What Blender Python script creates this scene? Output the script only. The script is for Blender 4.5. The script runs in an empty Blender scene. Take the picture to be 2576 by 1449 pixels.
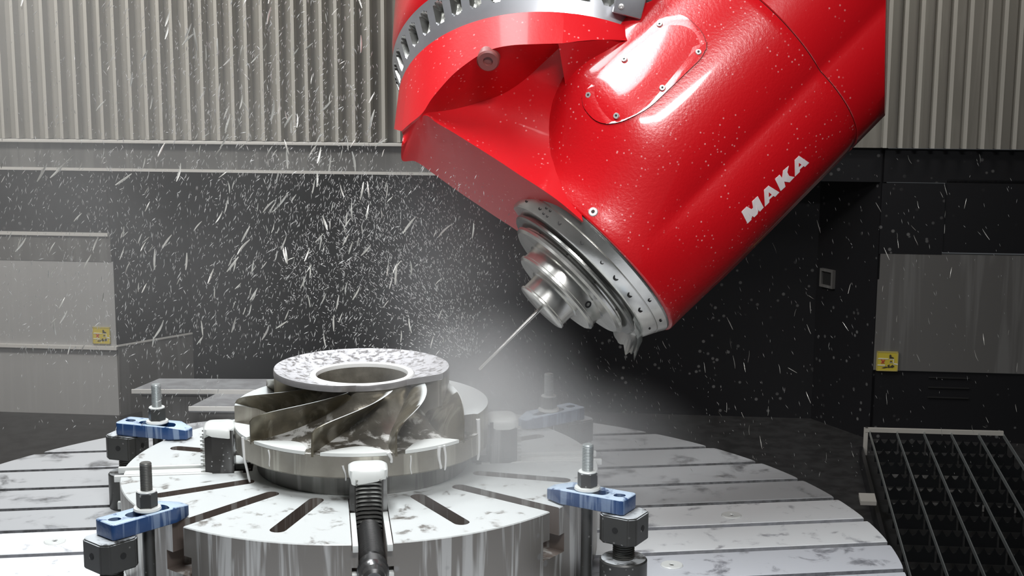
import bpy, bmesh, math, random
import numpy as np
from mathutils import Vector, Matrix, Euler
from mathutils.bvhtree import BVHTree
PI = math.pi
SC = bpy.context.scene
COL = SC.collection
LIFT = 0.5                      # the shop floor is z = 0; every root is raised by this at the end
# ---------------------------------------------------------------- camera
CAM = Vector((0.25229, -2.29148, 0.68569)); PITCH = 0.164763; ROLL = 0.00494; FPX = 3500.0; TROT = 0.139256
cd = bpy.data.cameras.new('camera'); cam = bpy.data.objects.new('camera', cd); COL.objects.link(cam)
cd.sensor_fit = 'HORIZONTAL'; cd.sensor_width = 36.0; cd.lens = FPX / 2576 * 36.0
cd.clip_start = 0.05; cd.clip_end = 60
_c, _s = math.cos(ROLL), math.sin(ROLL)
def cam2world(a, b, w):
    aa, bb = _c * a - _s * b, _s * a + _c * b
    return Vector((aa, w * math.cos(PITCH) + bb * math.sin(PITCH), -w * math.sin(PITCH) + bb * math.cos(PITCH)))
R = cam2world(1, 0, 0); U = cam2world(0, 1, 0); F = cam2world(0, 0, 1)
cam.matrix_world = Matrix(((R.x, U.x, -F.x, CAM.x), (R.y, U.y, -F.y, CAM.y), (R.z, U.z, -F.z, CAM.z), (0, 0, 0, 1)))
SC.camera = cam
# ---------------------------------------------------------------- world, lamps, exposure
W = bpy.data.worlds.new('world'); SC.world = W; W.use_nodes = True
W.node_tree.nodes['Background'].inputs[0].default_value = (0.9, 0.95, 1.0, 1)
W.node_tree.nodes['Background'].inputs[1].default_value = 0.055
SC.view_settings.view_transform = 'Standard'; SC.view_settings.look = 'None'
SC.view_settings.gamma = 1.0; SC.view_settings.use_curve_mapping = False
SC.view_settings.exposure = 0.30
def area(name, loc, tgt, sx, sy, power, col=(1, 1, 1), spread=180):
    l = bpy.data.lights.new(name, 'AREA'); l.shape = 'RECTANGLE'; l.size = sx; l.size_y = sy; l.energy = power; l.color = col
    l.spread = math.radians(spread)
    o = bpy.data.objects.new(name, l); COL.objects.link(o)
    d = Vector(tgt) - Vector(loc)
    o.location = loc; o.rotation_euler = d.to_track_quat('-Z', 'Y').to_euler()
    return o
LAMPS = [
    area('ceiling_lamp', (-0.30, -0.20, 2.25), (0.0, -0.15, 0.0), 1.6, 0.45, 16.5, (0.95, 0.98, 1.0), 100),
    area('ceiling_lamp', (0.60, -1.9, 1.85), (0.30, 0.1, 0.3), 0.9, 0.14, 7.0, (1.0, 1.0, 1.0), 80),
    area('ceiling_lamp', (-0.9, 1.1, 2.3), (-0.5, 0.5, 0.0), 1.2, 0.25, 11, (0.95, 0.98, 1.0), 110),
    area('ceiling_lamp', (-1.6, 0.5, 1.9), (-1.1, 2.0, 0.6), 0.8, 0.4, 17, (1.0, 0.96, 0.90), 120),
    area('ceiling_lamp', (1.5, 0.9, 1.9), (1.3, 2.0, 0.9), 0.5, 0.2, 2.0, (1.0, 0.95, 0.88), 90),
]
# ---------------------------------------------------------------- points seen by the surveyed camera
def ray(px, py): return cam2world((px - 1288) / FPX, -(py - 724.5) / FPX, 1.0)
def Y(px, py, y):
    d = ray(px, py); return CAM + d * ((y - CAM.y) / d.y)
def Zp(px, py, z):
    d = ray(px, py); return CAM + d * ((z - CAM.z) / d.z)
# ---------------------------------------------------------------- helpers
def tag(o, label=None, cat=None, group=None, kind=None):
    if label: o['label'] = label
    if cat: o['category'] = cat
    if group: o['group'] = group
    if kind: o['kind'] = kind
    return o
def empty(name, label, cat, loc=(0, 0, 0), rotz=0, group=None):
    o = bpy.data.objects.new(name, None); COL.objects.link(o); o.empty_display_size = 0.05
    o.location = loc; o.rotation_euler = (0, 0, rotz)
    return tag(o, label, cat, group)
def link(name, me, mat=None, parent=None, mw=None):
    o = bpy.data.objects.new(name, me); COL.objects.link(o)
    if mat and not me.materials: me.materials.append(mat)
    if parent: o.parent = parent
    if mw is not None: o.matrix_local = mw
    return o
def finish(bm, smooth=35):
    bmesh.ops.recalc_face_normals(bm, faces=bm.faces[:])
    me = bpy.data.meshes.new('m'); bm.to_mesh(me); bm.free()
    if smooth:
        me.polygons.foreach_set('use_smooth', [True] * len(me.polygons)); me.set_sharp_from_angle(angle=math.radians(smooth))
    return me
def obj(name, bm, mat, parent=None, smooth=35, mw=None):
    return link(name, finish(bm, smooth), mat, parent, mw)
def bx(bm, x0, x1, y0, y1, z0, z1, M=None, bev=0):
    vs = [Vector((x, y, z)) for z in (z0, z1) for y in (y0, y1) for x in (x0, x1)]
    if M: vs = [M @ v for v in vs]
    v = [bm.verts.new(p) for p in vs]
    fs = [bm.faces.new([v[i] for i in q]) for q in ((0, 2, 3, 1), (4, 5, 7, 6), (0, 1, 5, 4), (2, 6, 7, 3), (0, 4, 6, 2), (1, 3, 7, 5))]
    if bev:
        es = set(e for f in fs for e in f.edges)
        bmesh.ops.bevel(bm, geom=list(es), offset=bev, segments=2, profile=0.5, affect='EDGES')
    return bm
def frame(a, ref=Vector((0, 0, 1)), origin=Vector((0, 0, 0))):
    """4x4 with local Z along a"""
    a = Vector(a).normalized(); x = ref.cross(a)
    if x.length < 1e-4: x = Vector((1, 0, 0)).cross(a)
    x.normalize(); y = a.cross(x)
    return Matrix(((x.x, y.x, a.x, origin[0]), (x.y, y.y, a.y, origin[1]), (x.z, y.z, a.z, origin[2]), (0, 0, 0, 1)))
def lathe(bm, prof, n=64, M=None, a0=0.0, a1=2 * PI, cap=True):
    """prof: [(r, z)]; closed ring if full turn; profile closed with caps where r=0 or explicit"""
    full = abs((a1 - a0) - 2 * PI) < 1e-6
    m = n if full else n + 1
    rings = []
    for i in range(m):
        t = a0 + (a1 - a0) * i / n
        row = [Vector((r * math.cos(t), r * math.sin(t), z)) for r, z in prof]
        if M: row = [M @ p for p in row]
        rings.append([bm.verts.new(p) for p in row])
    for i in range(n):
        A, B = rings[i], rings[(i + 1) % m]
        for j in range(len(prof) - 1):
            try: bm.faces.new((A[j], B[j], B[j + 1], A[j + 1]))
            except ValueError: pass
    if not full and cap:
        for row in (rings[0], rings[-1]): bm.faces.new(row)
    return rings
def solid(bm, prof, n=64, M=None):
    """closed lathe: profile runs from axis to axis"""
    lathe(bm, prof, n, M)
    bmesh.ops.remove_doubles(bm, verts=bm.verts[:], dist=1e-6)
    return bm
def cyl(bm, r, z0, z1, n=32, M=None, ch=0.0):
    if ch: prof = [(0, z0), (r - ch, z0), (r, z0 + ch), (r, z1 - ch), (r - ch, z1), (0, z1)]
    else: prof = [(0, z0), (r, z0), (r, z1), (0, z1)]
    b2 = bmesh.new(); solid(b2, prof, n, M)
    me = bpy.data.meshes.new('t'); b2.to_mesh(me); b2.free(); bm.from_mesh(me); bpy.data.meshes.remove(me)
    return bm
def prism(bm, pts, z0, z1, M=None):
    lo = [Vector((p[0], p[1], z0)) for p in pts]; hi = [Vector((p[0], p[1], z1)) for p in pts]
    if M: lo = [M @ p for p in lo]; hi = [M @ p for p in hi]
    lo = [bm.verts.new(p) for p in lo]; hi = [bm.verts.new(p) for p in hi]
    bm.faces.new(lo[::-1]); bm.faces.new(hi)
    for i in range(len(pts)):
        j = (i + 1) % len(pts); bm.faces.new((lo[i], lo[j], hi[j], hi[i]))
    return bm
def tube(bm, pts, rad, n=8):
    rr = rad if isinstance(rad, (list, tuple)) else [rad] * len(pts)
    prev = None
    for i, p in enumerate(pts):
        p = Vector(p); d = (Vector(pts[min(i + 1, len(pts) - 1)]) - Vector(pts[max(i - 1, 0)])).normalized()
        M = frame(d, Vector((0.3, 0.9, 0.1)), p)
        row = [bm.verts.new(M @ Vector((rr[i] * math.cos(k * 2 * PI / n), rr[i] * math.sin(k * 2 * PI / n), 0))) for k in range(n)]
        if prev:
            for k in range(n): bm.faces.new((prev[k], prev[(k + 1) % n], row[(k + 1) % n], row[k]))
        else: bm.faces.new(row[::-1])
        prev = row
    bm.faces.new(prev); return bm
def boolean(o, cutters, op='DIFFERENCE'):
    for c in cutters:
        m = o.modifiers.new('b', 'BOOLEAN'); m.operation = op; m.object = c; m.solver = 'EXACT'
    dg = bpy.context.evaluated_depsgraph_get(); dg.update()
    me = bpy.data.meshes.new_from_object(o.evaluated_get(dg)); o.modifiers.clear(); old = o.data; o.data = me
    for c in cutters:
        d = c.data; bpy.data.objects.remove(c); bpy.data.meshes.remove(d)
    me.polygons.foreach_set('use_smooth', [True] * len(me.polygons)); me.set_sharp_from_angle(angle=math.radians(30))
    return o
# ---------------------------------------------------------------- materials
def mat(name, col, rough=0.5, metal=0.0, coat=0.0, foam=None, speck=None, noise=None, bump=0.0, bscale=60, streak=None, spec=None, island=0.0, emis=None, foam_up=(0.55, 0.85)):
    """foam=(colour, amount, scale): white coolant film; only on upward faces when foam_up is given.
    speck=(colour, amount, scale): dried spots.  streak=(colour, amount, scale): run marks along z."""
    m = bpy.data.materials.new(name); m.use_nodes = True; nt = m.node_tree; N = nt.nodes; L = nt.links
    b = N['Principled BSDF']; b.inputs['Roughness'].default_value = rough; b.inputs['Metallic'].default_value = metal
    if coat: b.inputs['Coat Weight'].default_value = coat; b.inputs['Coat Roughness'].default_value = 0.08
    if spec is not None: b.inputs['Specular IOR Level'].default_value = spec
    tc = N.new('ShaderNodeTexCoord').outputs['Object']
    rgb = N.new('ShaderNodeRGB'); rgb.outputs[0].default_value = (*col, 1); cur = rgb.outputs[0]; rcur = None
    def nz(scale, detail=4, vec=None, dist=0.0, rough_=0.6):
        n = N.new('ShaderNodeTexNoise'); n.inputs['Scale'].default_value = scale; n.inputs['Detail'].default_value = detail
        n.inputs['Roughness'].default_value = rough_; n.inputs['Distortion'].default_value = dist; L.new(vec or tc, n.inputs['Vector']); return n.outputs['Fac']
    def ramp(v, lo, hi):
        r = N.new('ShaderNodeMapRange'); r.inputs[1].default_value = lo; r.inputs[2].default_value = hi; r.interpolation_type = 'SMOOTHSTEP'
        L.new(v, r.inputs[0]); return r.outputs[0]
    def mul(a, c):
        r = N.new('ShaderNodeMath'); r.operation = 'MULTIPLY'; L.new(a, r.inputs[0])
        if isinstance(c, float): r.inputs[1].default_value = c
        else: L.new(c, r.inputs[1])
        return r.outputs[0]
    def mix(f, a, c2):
        r = N.new('ShaderNodeMix'); r.data_type = 'RGBA'
        if isinstance(f, float): r.inputs[0].default_value = f
        else: L.new(f, r.inputs[0])
        L.new(a, r.inputs[6]); r.inputs[7].default_value = (*c2, 1); return r.outputs[2]
    metalsock = None
    if noise:
        c2, amt, sc = noise; cur = mix(mul(ramp(nz(sc, 5), 0.35, 0.65), amt), cur, c2)
    if streak:
        c2, amt, sc = streak
        mp = N.new('ShaderNodeMapping'); mp.inputs['Scale'].default_value = (1, 1, 0.06); L.new(tc, mp.inputs['Vector'])
        f = mul(ramp(nz(sc, 3, mp.outputs[0], 0.6), 0.50, 0.62), amt); cur = mix(f, cur, c2)
    if speck:
        c2, amt, sc = speck
        v = N.new('ShaderNodeTexVoronoi'); v.inputs['Scale'].default_value = sc; v.inputs['Randomness'].default_value = 1.0; L.new(tc, v.inputs['Vector'])
        a = ramp(v.outputs['Distance'], 0.20, 0.10); f = mul(mul(a, ramp(nz(sc * 0.13, 2), 0.42, 0.62)), amt); cur = mix(f, cur, c2)
    if foam:
        c2, amt, sc = foam
        f = ramp(nz(sc, 6, None, 0.4), 0.62 - 0.5 * amt, 0.72 - 0.42 * amt)
        if foam_up:
            g = N.new('ShaderNodeNewGeometry'); sx = N.new('ShaderNodeSeparateXYZ'); L.new(g.outputs['Normal'], sx.inputs[0])
            f = mul(f, ramp(sx.outputs[2], *foam_up))
        cur = mix(f, cur, c2)
        mm = N.new('ShaderNodeMapRange'); mm.inputs[3].default_value = metal; mm.inputs[4].default_value = 0.0; L.new(f, mm.inputs[0]); L.new(mm.outputs[0], b.inputs['Metallic'])
    if island:
        g = N.new('ShaderNodeNewGeometry'); hs = N.new('ShaderNodeHueSaturation'); mr = N.new('ShaderNodeMapRange'); L.new(g.outputs['Random Per Island'], mr.inputs[0])
        mr.inputs[3].default_value = 1 - island; mr.inputs[4].default_value = 1 + island; L.new(mr.outputs[0], hs.inputs['Value']); L.new(cur, hs.inputs['Color']); cur = hs.outputs[0]
    L.new(cur, b.inputs['Base Color'])
    if bump:
        bp = N.new('ShaderNodeBump'); bp.inputs['Strength'].default_value = bump; bp.inputs['Distance'].default_value = 0.002
        L.new(nz(bscale, 3), bp.inputs['Height']); L.new(bp.outputs[0], b.inputs['Normal'])
    return m
WHITE = (0.58, 0.605, 0.60)
M = {}
M['red'] = mat('red_paint', (0.58, 0.006, 0.011), 0.28, 0, 0.7, speck=((0.85, 0.45, 0.45), 0.55, 95), bump=0.10, bscale=150)
M['red_body'] = mat('red_paint_matt', (0.56, 0.006, 0.011), 0.42, 0, 0.12, speck=((0.85, 0.45, 0.45), 0.5, 95), bump=0.08, bscale=150, spec=0.3)
M['red_wet'] = mat('red_paint_wet', (0.58, 0.006, 0.011), 0.30, 0, 0.8, speck=((0.85, 0.45, 0.45), 0.6, 110), bump=0.22, bscale=190)
M['decal'] = mat('white_lettering', (0.90, 0.80, 0.80), 0.4)
M['ringsteel'] = mat('ring_steel', (0.62, 0.63, 0.66), 0.30, 0.75, noise=((0.42, 0.43, 0.46), 0.5, 8))
M['chrome'] = mat('spindle_steel', (0.80, 0.79, 0.75), 0.24, 0.9, noise=((0.55, 0.55, 0.52), 0.5, 22), bump=0.10, bscale=60)
M['chrome_dark'] = mat('spindle_steel_dark', (0.38, 0.38, 0.36), 0.26, 0.9, bump=0.2, bscale=90)
M['hole'] = mat('hole_black', (0.012, 0.012, 0.012), 0.7)
M['bolt'] = mat('bolt_steel', (0.72, 0.70, 0.68), 0.3, 0.6)
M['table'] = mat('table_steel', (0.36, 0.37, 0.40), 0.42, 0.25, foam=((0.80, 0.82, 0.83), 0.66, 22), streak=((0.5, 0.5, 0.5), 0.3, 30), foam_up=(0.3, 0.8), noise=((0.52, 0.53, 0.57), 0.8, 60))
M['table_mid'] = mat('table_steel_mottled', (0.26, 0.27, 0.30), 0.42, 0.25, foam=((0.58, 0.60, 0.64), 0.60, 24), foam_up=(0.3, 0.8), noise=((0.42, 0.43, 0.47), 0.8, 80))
M['table_rear'] = mat('table_steel_rear', (0.17, 0.172, 0.175), 0.40, 0.3, foam=((0.43, 0.44, 0.45), 0.60, 11), foam_up=(0.3, 0.8), noise=((0.36, 0.37, 0.39), 0.8, 70))  # rear strips: darker steel with a greyer film
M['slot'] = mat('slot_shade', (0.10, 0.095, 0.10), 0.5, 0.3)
M['chuck'] = mat('chuck_steel', (0.25, 0.235, 0.215), 0.36, 0.55, foam=(WHITE, 0.66, 30), speck=((0.35, 0.35, 0.35), 0.6, 30), streak=((0.60, 0.60, 0.58), 0.85, 48), foam_up=(0.4, 0.85))
M['impeller'] = mat('impeller_steel', (0.33, 0.31, 0.27), 0.33, 0.55, foam=(WHITE, 0.95, 14), streak=((0.52, 0.50, 0.44), 0.7, 36), foam_up=(0.80, 0.95), noise=((0.22, 0.20, 0.17), 0.5, 14))
M['hub'] = mat('hub_steel', (0.27, 0.25, 0.21), 0.25, 0.6, foam=((0.60, 0.60, 0.58), 0.30, 30), foam_up=(0.5, 0.95), noise=((0.12, 0.11, 0.09), 0.7, 18), bump=0.3)
M['blade'] = mat('blade_bronze', (0.17, 0.148, 0.105), 0.30, 0.55, foam=(WHITE, 0.95, 20), foam_up=(0.82, 0.95), noise=((0.085, 0.078, 0.06), 0.7, 22), streak=((0.36, 0.34, 0.28), 0.4, 40), bump=0.2)
M['flange'] = mat('flange_wet', (0.30, 0.29, 0.29), 0.3, 0.4, foam=((0.58, 0.58, 0.60), 0.48, 95), foam_up=(0.5, 0.9), noise=((0.25, 0.24, 0.24), 0.6, 60))
M['lip'] = mat('white_coolant_lip', (0.82, 0.82, 0.80), 0.35, 0.1)
M['foam'] = mat('coolant_foam', (0.70, 0.72, 0.70), 0.30)
M['milk'] = mat('milky_coolant', (0.70, 0.70, 0.69), 0.15)
M['plug'] = mat('plug_steel', (0.16, 0.155, 0.145), 0.45, 0.5, streak=((0.4, 0.4, 0.38), 0.5, 40))
M['jaw'] = mat('jaw_black', (0.045, 0.042, 0.040), 0.30, 0.5, foam=(WHITE, 0.95, 18), streak=((0.5, 0.5, 0.5), 0.6, 30), foam_up=(0.6, 0.9), speck=((0.6, 0.6, 0.6), 0.7, 120))
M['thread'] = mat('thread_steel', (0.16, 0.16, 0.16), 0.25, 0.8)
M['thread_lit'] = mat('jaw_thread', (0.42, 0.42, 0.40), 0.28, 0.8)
M['blue'] = mat('blue_enamel', (0.014, 0.058, 0.180), 0.33, 0.0, 0.3, foam=((0.50, 0.62, 0.76), 0.56, 60), foam_up=(0.2, 0.9), streak=((0.35, 0.46, 0.62), 0.5, 60), bump=0.3, bscale=120)
M['blackox'] = mat('black_oxide', (0.055, 0.055, 0.052), 0.38, 0.35, speck=((0.6, 0.6, 0.58), 0.9, 90), foam=((0.55, 0.58, 0.6), 0.5, 30), foam_up=(0.6, 0.95))
M['stud'] = mat('galvanised_stud', (0.40, 0.43, 0.43), 0.35, 0.5)
M['stud_dark'] = mat('dark_stud', (0.14, 0.14, 0.13), 0.4, 0.5)
M['pleat'] = mat('pleat_edge', (0.42, 0.41, 0.37), 0.6, streak=((0.50, 0.48, 0.44), 0.4, 30))
M['pleatback'] = mat('pleat_cloth', (0.235, 0.225, 0.20), 0.75, streak=((0.30, 0.29, 0.26), 0.5, 26))
M['beam'] = mat('beam_steel', (0.16, 0.16, 0.155), 0.45, 0.3, streak=((0.26, 0.26, 0.25), 0.6, 24))
M['edge'] = mat('pale_edge', (0.60, 0.59, 0.56), 0.5)
M['blackpanel'] = mat('black_panel', (0.015, 0.015, 0.017), 0.35, 0.1, speck=((0.3, 0.3, 0.3), 0.5, 30))
M['panel'] = mat('grey_panel', (0.43, 0.43, 0.425), 0.45, 0.15, streak=((0.46, 0.46, 0.455), 0.6, 40))
M['panel_dark'] = mat('dark_grey_panel', (0.145, 0.142, 0.137), 0.45, 0.15, streak=((0.24, 0.24, 0.235), 0.5, 18))
M['floor'] = mat('wet_floor', (0.035, 0.034, 0.034), 0.35, 0.2, noise=((0.07, 0.07, 0.07), 0.6, 20))
M['cover'] = mat('cover_sheet', (0.24, 0.24, 0.25), 0.4, 0.3, noise=((0.34, 0.35, 0.36), 0.8, 26))
M['yellow'] = mat('sign_yellow', (0.62, 0.50, 0.06), 0.45)
M['ink'] = mat('sign_black', (0.06, 0.05, 0.03), 0.5)
M['inkred'] = mat('sign_red', (0.55, 0.10, 0.05), 0.5)
M['inkwhite'] = mat('sign_white', (0.75, 0.74, 0.62), 0.4)
M['grate'] = mat('grate_steel', (0.03, 0.032, 0.034), 0.25, 0.6)
M['gratebar'] = mat('grate_bar_bright', (0.42, 0.45, 0.45), 0.3, 0.6)
M['glint'] = mat('painted_glint', (0.85, 0.87, 0.86), 0.3, 0.3)  # glints painted into the scallop bottoms of the grating bars
M['bracket'] = mat('rail_paint', (0.50, 0.48, 0.44), 0.5)
M['chip'] = mat('bright_swarf', (0.74, 0.73, 0.68), 0.3, 0.35)
M['spray'] = mat('spray_drops', (0.50, 0.50, 0.49), 0.25, 0.0)
# glass-like water
m = bpy.data.materials.new('coolant_water'); m.use_nodes = True; b = m.node_tree.nodes['Principled BSDF']
b.inputs['Transmission Weight'].default_value = 0.85; b.inputs['Roughness'].default_value = 0.08; b.inputs['IOR'].default_value = 1.33; b.inputs['Base Color'].default_value = (0.85, 0.88, 0.86, 1)
M['water'] = m
rnd = random.Random(7)

# ================================================================ THE SETTING
BETA = 0.10
WY = 2.10
def Wl(px, py, off=0.0):
    """a point on the back wall plane (turned by BETA), set back by off"""
    d = ray(px, py); n = Vector((math.sin(BETA), math.cos(BETA), 0))
    return CAM + d * (((WY + off) * n.y - CAM.dot(n)) / d.dot(n))
WM = Matrix.Rotation(-BETA, 4, 'Z')             # wall frame: x along the wall, y into it
WI = WM.inverted()
def wx(px, py=700, off=0.0): return (WI @ Wl(px, py, off)).x
def wz(py, px=1288, off=0.0): return (WI @ Wl(px, py, off)).z
wy0 = (WI @ Wl(1288, 700)).y
def wallbox(name, px0, px1, py0, py1, m, d0=0.0, d1=0.03, parent=None, bev=0.0, z0=None, z1=None):
    bm = bmesh.new(); bx(bm, wx(px0), wx(px1), wy0 + d0, wy0 + d1, wz(py1, (px0 + px1) / 2) if z0 is None else z0, wz(py0, (px0 + px1) / 2) if z1 is None else z1, None, bev)
    o = obj(name, bm, m, parent, 35)
    if not parent: o.matrix_world = WM; o['kind'] = 'structure'
    return o
# floor
bm = bmesh.new(); bx(bm, -4, 4, -3.4, 3.6, -0.56, -0.50); tag(obj('floor', bm, M['floor'], None, 0), kind='structure')
# far back wall and the chamfered returns
wallbox('wall_back', 380, 2140, 330, 1200, M['blackpanel'], 0.24, 0.28, z0=-0.5, z1=1.3)
def quadwall(name, pxa, offa, pxb, offb, m, z0, z1, t=0.02):
    A = WI @ Wl(pxa, 700, offa); Bq = WI @ Wl(pxb, 700, offb); bm = bmesh.new()
    d = Vector((-(Bq - A).y, (Bq - A).x, 0)).normalized() * t
    prism(bm, [(A.x, A.y), (Bq.x, Bq.y), (Bq.x + d.x, Bq.y + d.y), (A.x + d.x, A.y + d.y)], z0, z1)
    o = obj(name, bm, m, None, 0); o.matrix_world = WM; o['kind'] = 'structure'; return o
quadwall('wall_left_return', 288, 0.0, 480, 0.24, M['blackpanel'], wz(868, 290), 0.60)
quadwall('wall_left_return_lower', 290, 0.0, 480, 0.24, M['panel_dark'], -0.5, wz(872, 290))
quadwall('trim_return', 289, -0.004, 480, 0.236, M['edge'], wz(872, 290), wz(868, 290), 0.008)
quadwall('wall_right_return', 2055, 0.24, 2206, 0.0, M['blackpanel'], -0.5, 0.60)
# left bay
wallbox('wall_left_upper', -400, 277, 426, 580, M['blackpanel'])
wallbox('trim_1', -400, 278, 580, 588, M['edge'], -0.010, 0.02)
wallbox('wall_left_strip', -400, 282, 588, 652, M['panel_dark'], -0.002, 0.03)
wallbox('wall_left_panel', -400, 286, 652, 862, M['panel'])
wallbox('trim_2', -400, 289, 862, 870, M['edge'], -0.012, 0.02)
wallbox('wall_left_lower', -400, 290, 870, 1085, M['panel'], 0.006, 0.03, z0=-0.5)
# right bay
wallbox('wall_right_upper', 2208, 2366, 462, 640, M['blackpanel'])
wallbox('wall_right_upper_2', 2369, 2900, 455, 640, M['blackpanel'], 0.004, 0.03)
wallbox('wall_right_strip', 2212, 2900, 644, 710, M['panel_dark'], 0.0, 0.03)
wallbox('wall_right_panel', 2208, 2900, 710, 940, M['panel_dark'], 0.0, 0.03)
wallbox('wall_right_lower', 2205, 2900, 943, 1200, M['blackpanel'], 0.006, 0.03, z0=-0.5)
for i, y in enumerate((950, 975, 1000)):
    wallbox('trim_%d' % (4 + i), 2350, 2455, y, y + 3, M['hole'], 0.001, 0.004)
# small square latch plate on the right return
t = empty('access_hatch', 'small square dark hatch with pale rim on the right return wall', 'hatch')
hc = WI @ Wl(2085, 700, 0.19); hM = WM @ Matrix.Translation(hc) @ Matrix.Rotation(math.atan2(-0.24, wx(2206) - wx(2055, 700, 0.24)), 4, 'Z')
t.matrix_world = hM
bm = bmesh.new()
for a_ in ((-0.032, 0.032, 0.022, 0.03), (-0.032, 0.032, -0.03, -0.022), (-0.032, -0.024, -0.022, 0.022), (0.024, 0.032, -0.022, 0.022)): bx(bm, a_[0], a_[1], -0.012, 0.0, a_[2], a_[3])
obj('rim', bm, M['panel_dark'], t, 0)
bm = bmesh.new(); bx(bm, -0.024, 0.024, -0.004, 0.004, -0.022, 0.022); obj('cover', bm, M['hole'], t, 0)
# ceiling and side walls of the enclosure (out of frame; they close the machine cabin)
bm = bmesh.new(); bx(bm, -4, 4, -3.4, 3.6, 2.9, 2.95); tag(obj('ceiling', bm, M['panel_dark'], None, 0), kind='structure')
bm = bmesh.new(); bx(bm, -2.6, -2.55, -3.4, 3.2, -0.5, 2.9); tag(obj('wall_left', bm, M['panel'], None, 0), kind='structure')
bm = bmesh.new(); bx(bm, 2.9, 2.95, -3.4, 3.2, -0.5, 2.9); tag(obj('wall_right', bm, M['blackpanel'], None, 0), kind='structure')

# pleated cover + beam
t = empty('pleated_cover', 'pleated beige way cover hanging across the top of the back wall', 'cover')
t.matrix_world = WM
zb = wz(352, 500)
bm = bmesh.new(); bx(bm, wx(-500), wx(3000), wy0 - 0.02, wy0 + 0.02, zb, 1.75); obj('backing_sheet', bm, M['pleatback'], t, 0)
pw = (wx(1037) - wx(1000))
bm = bmesh.new()
prism(bm, [(-0.0085, 0.0), (-0.0055, -0.032), (0.0055, -0.034), (0.0085, 0.0)], zb + 0.002, 1.70)
pme = finish(bm, 0); pme.materials.append(M['pleat'])
x = wx(-120); k = 0
while x < wx(2720):
    if not (wx(1130) < x < wx(2180)):
        o = link('pleat', pme, None, t); o.location = (x, wy0 - 0.02, 0); o.rotation_euler = (0, 0, rnd.uniform(-0.1, 0.1))
    x += pw * rnd.uniform(0.93, 1.07); k += 1
t = empty('cross_beam', 'dark steel beam with a pale top edge running under the pleated cover', 'beam'); t.matrix_world = WM
bm = bmesh.new(); bx(bm, wx(-500), wx(1500), wy0 - 0.03, wy0 + 0.03, wz(424, 500), zb - 0.009); obj('beam_face', bm, M['beam'], t, 0)
bm = bmesh.new(); bx(bm, wx(-500), wx(1500), wy0 - 0.058, wy0 - 0.032, zb - 0.010, zb + 0.000, None, 0.002); obj('top_edge', bm, M['edge'], t, 0)
bm = bmesh.new(); bx(bm, wx(-500), wx(1100), wy0 - 0.035, wy0 - 0.031, wz(431, 500), wz(424, 500)); obj('lower_edge', bm, M['edge'], t, 0)
wallbox('wall_right_header', 1500, 2900, 384, 458, M['blackpanel'], 0.004, 0.03, z1=zb - 0.004)

# warning signs
def sign(px, py, w, h, label):
    c = WI @ Wl(px, py, -0.004)
    t = empty('warning_sign', label, 'sign', group='yellow warning signs on the wall panels'); t.matrix_world = WM @ Matrix.Translation(c)
    bm = bmesh.new(); bx(bm, -w, w, -0.001, 0.003, -h, h, None, 0.0006); obj('plate', bm, M['yellow'], t, 0)
    # border
    bm = bmesh.new(); q = 0.003
    for a_ in ((-w, w, h - q, h), (-w, w, -h, -h + q), (-w, -w + q, -h, h), (w - q, w, -h, h)): bx(bm, a_[0], a_[1], -0.0018, -0.0008, a_[2], a_[3])
    obj('border', bm, mat('sign_rim', (0.50, 0.42, 0.14), 0.5), t, 0)
    def shp(name, polys, mm):
        bm = bmesh.new()
        for P in polys: prism(bm, [(x * w, -y * h) for x, y in P][::-1], 0.001, 0.002, Matrix.Rotation(PI / 2, 4, 'X'))
        return obj(name, bm, mm, t, 0)
    # person: head, shoulders, torso, legs (pictogram), red cross, pale bars
    shp('figure_pictogram', [[(0.22, -0.72), (0.34, -0.66), (0.36, -0.5), (0.56, -0.42), (0.6, -0.3), (0.18, -0.3), (0.16, -0.6)],
                             [(0.2, 0.08), (0.34, -0.1), (0.5, 0.06)], [(0.02, 0.42), (0.2, 0.3), (0.24, 0.55), (0.5, 0.32), (0.68, 0.5), (0.5, 0.64), (0.3, 0.62), (0.1, 0.66)],
                             [(-0.5, 0.66), (-0.1, 0.52), (0.12, 0.6), (-0.3, 0.72)]], M['ink'])
    shp('cross_pictogram', [[(-0.62, -0.16), (-0.5, -0.2), (-0.24, 0.2), (-0.36, 0.24)], [(-0.30, -0.2), (-0.2, -0.12), (-0.5, 0.26), (-0.6, 0.18)]], M['inkred'])
    shp('pale_bar', [[(-0.9, -0.22), (0.1, -0.22), (0.1, -0.30), (-0.8, -0.34)], [(-0.9, 0.34), (-0.2, 0.34), (-0.2, 0.46), (-0.9, 0.44)],
                     [(0.2, -0.26), (0.62, -0.26), (0.62, 0.14), (0.2, 0.14), (0.2, 0.1), (0.55, 0.1), (0.55, -0.2), (0.2, -0.2)], [(0.6, 0.16), (0.98, 0.2), (0.98, 0.34), (0.55, 0.28)]], M['inkwhite'])
sign(255, 844, 0.030, 0.028, 'yellow warning sign with black figure on the pale left wall panel')
sign(2232, 909, 0.033, 0.031, 'yellow warning sign with black figure on the dark right wall panel')

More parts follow.
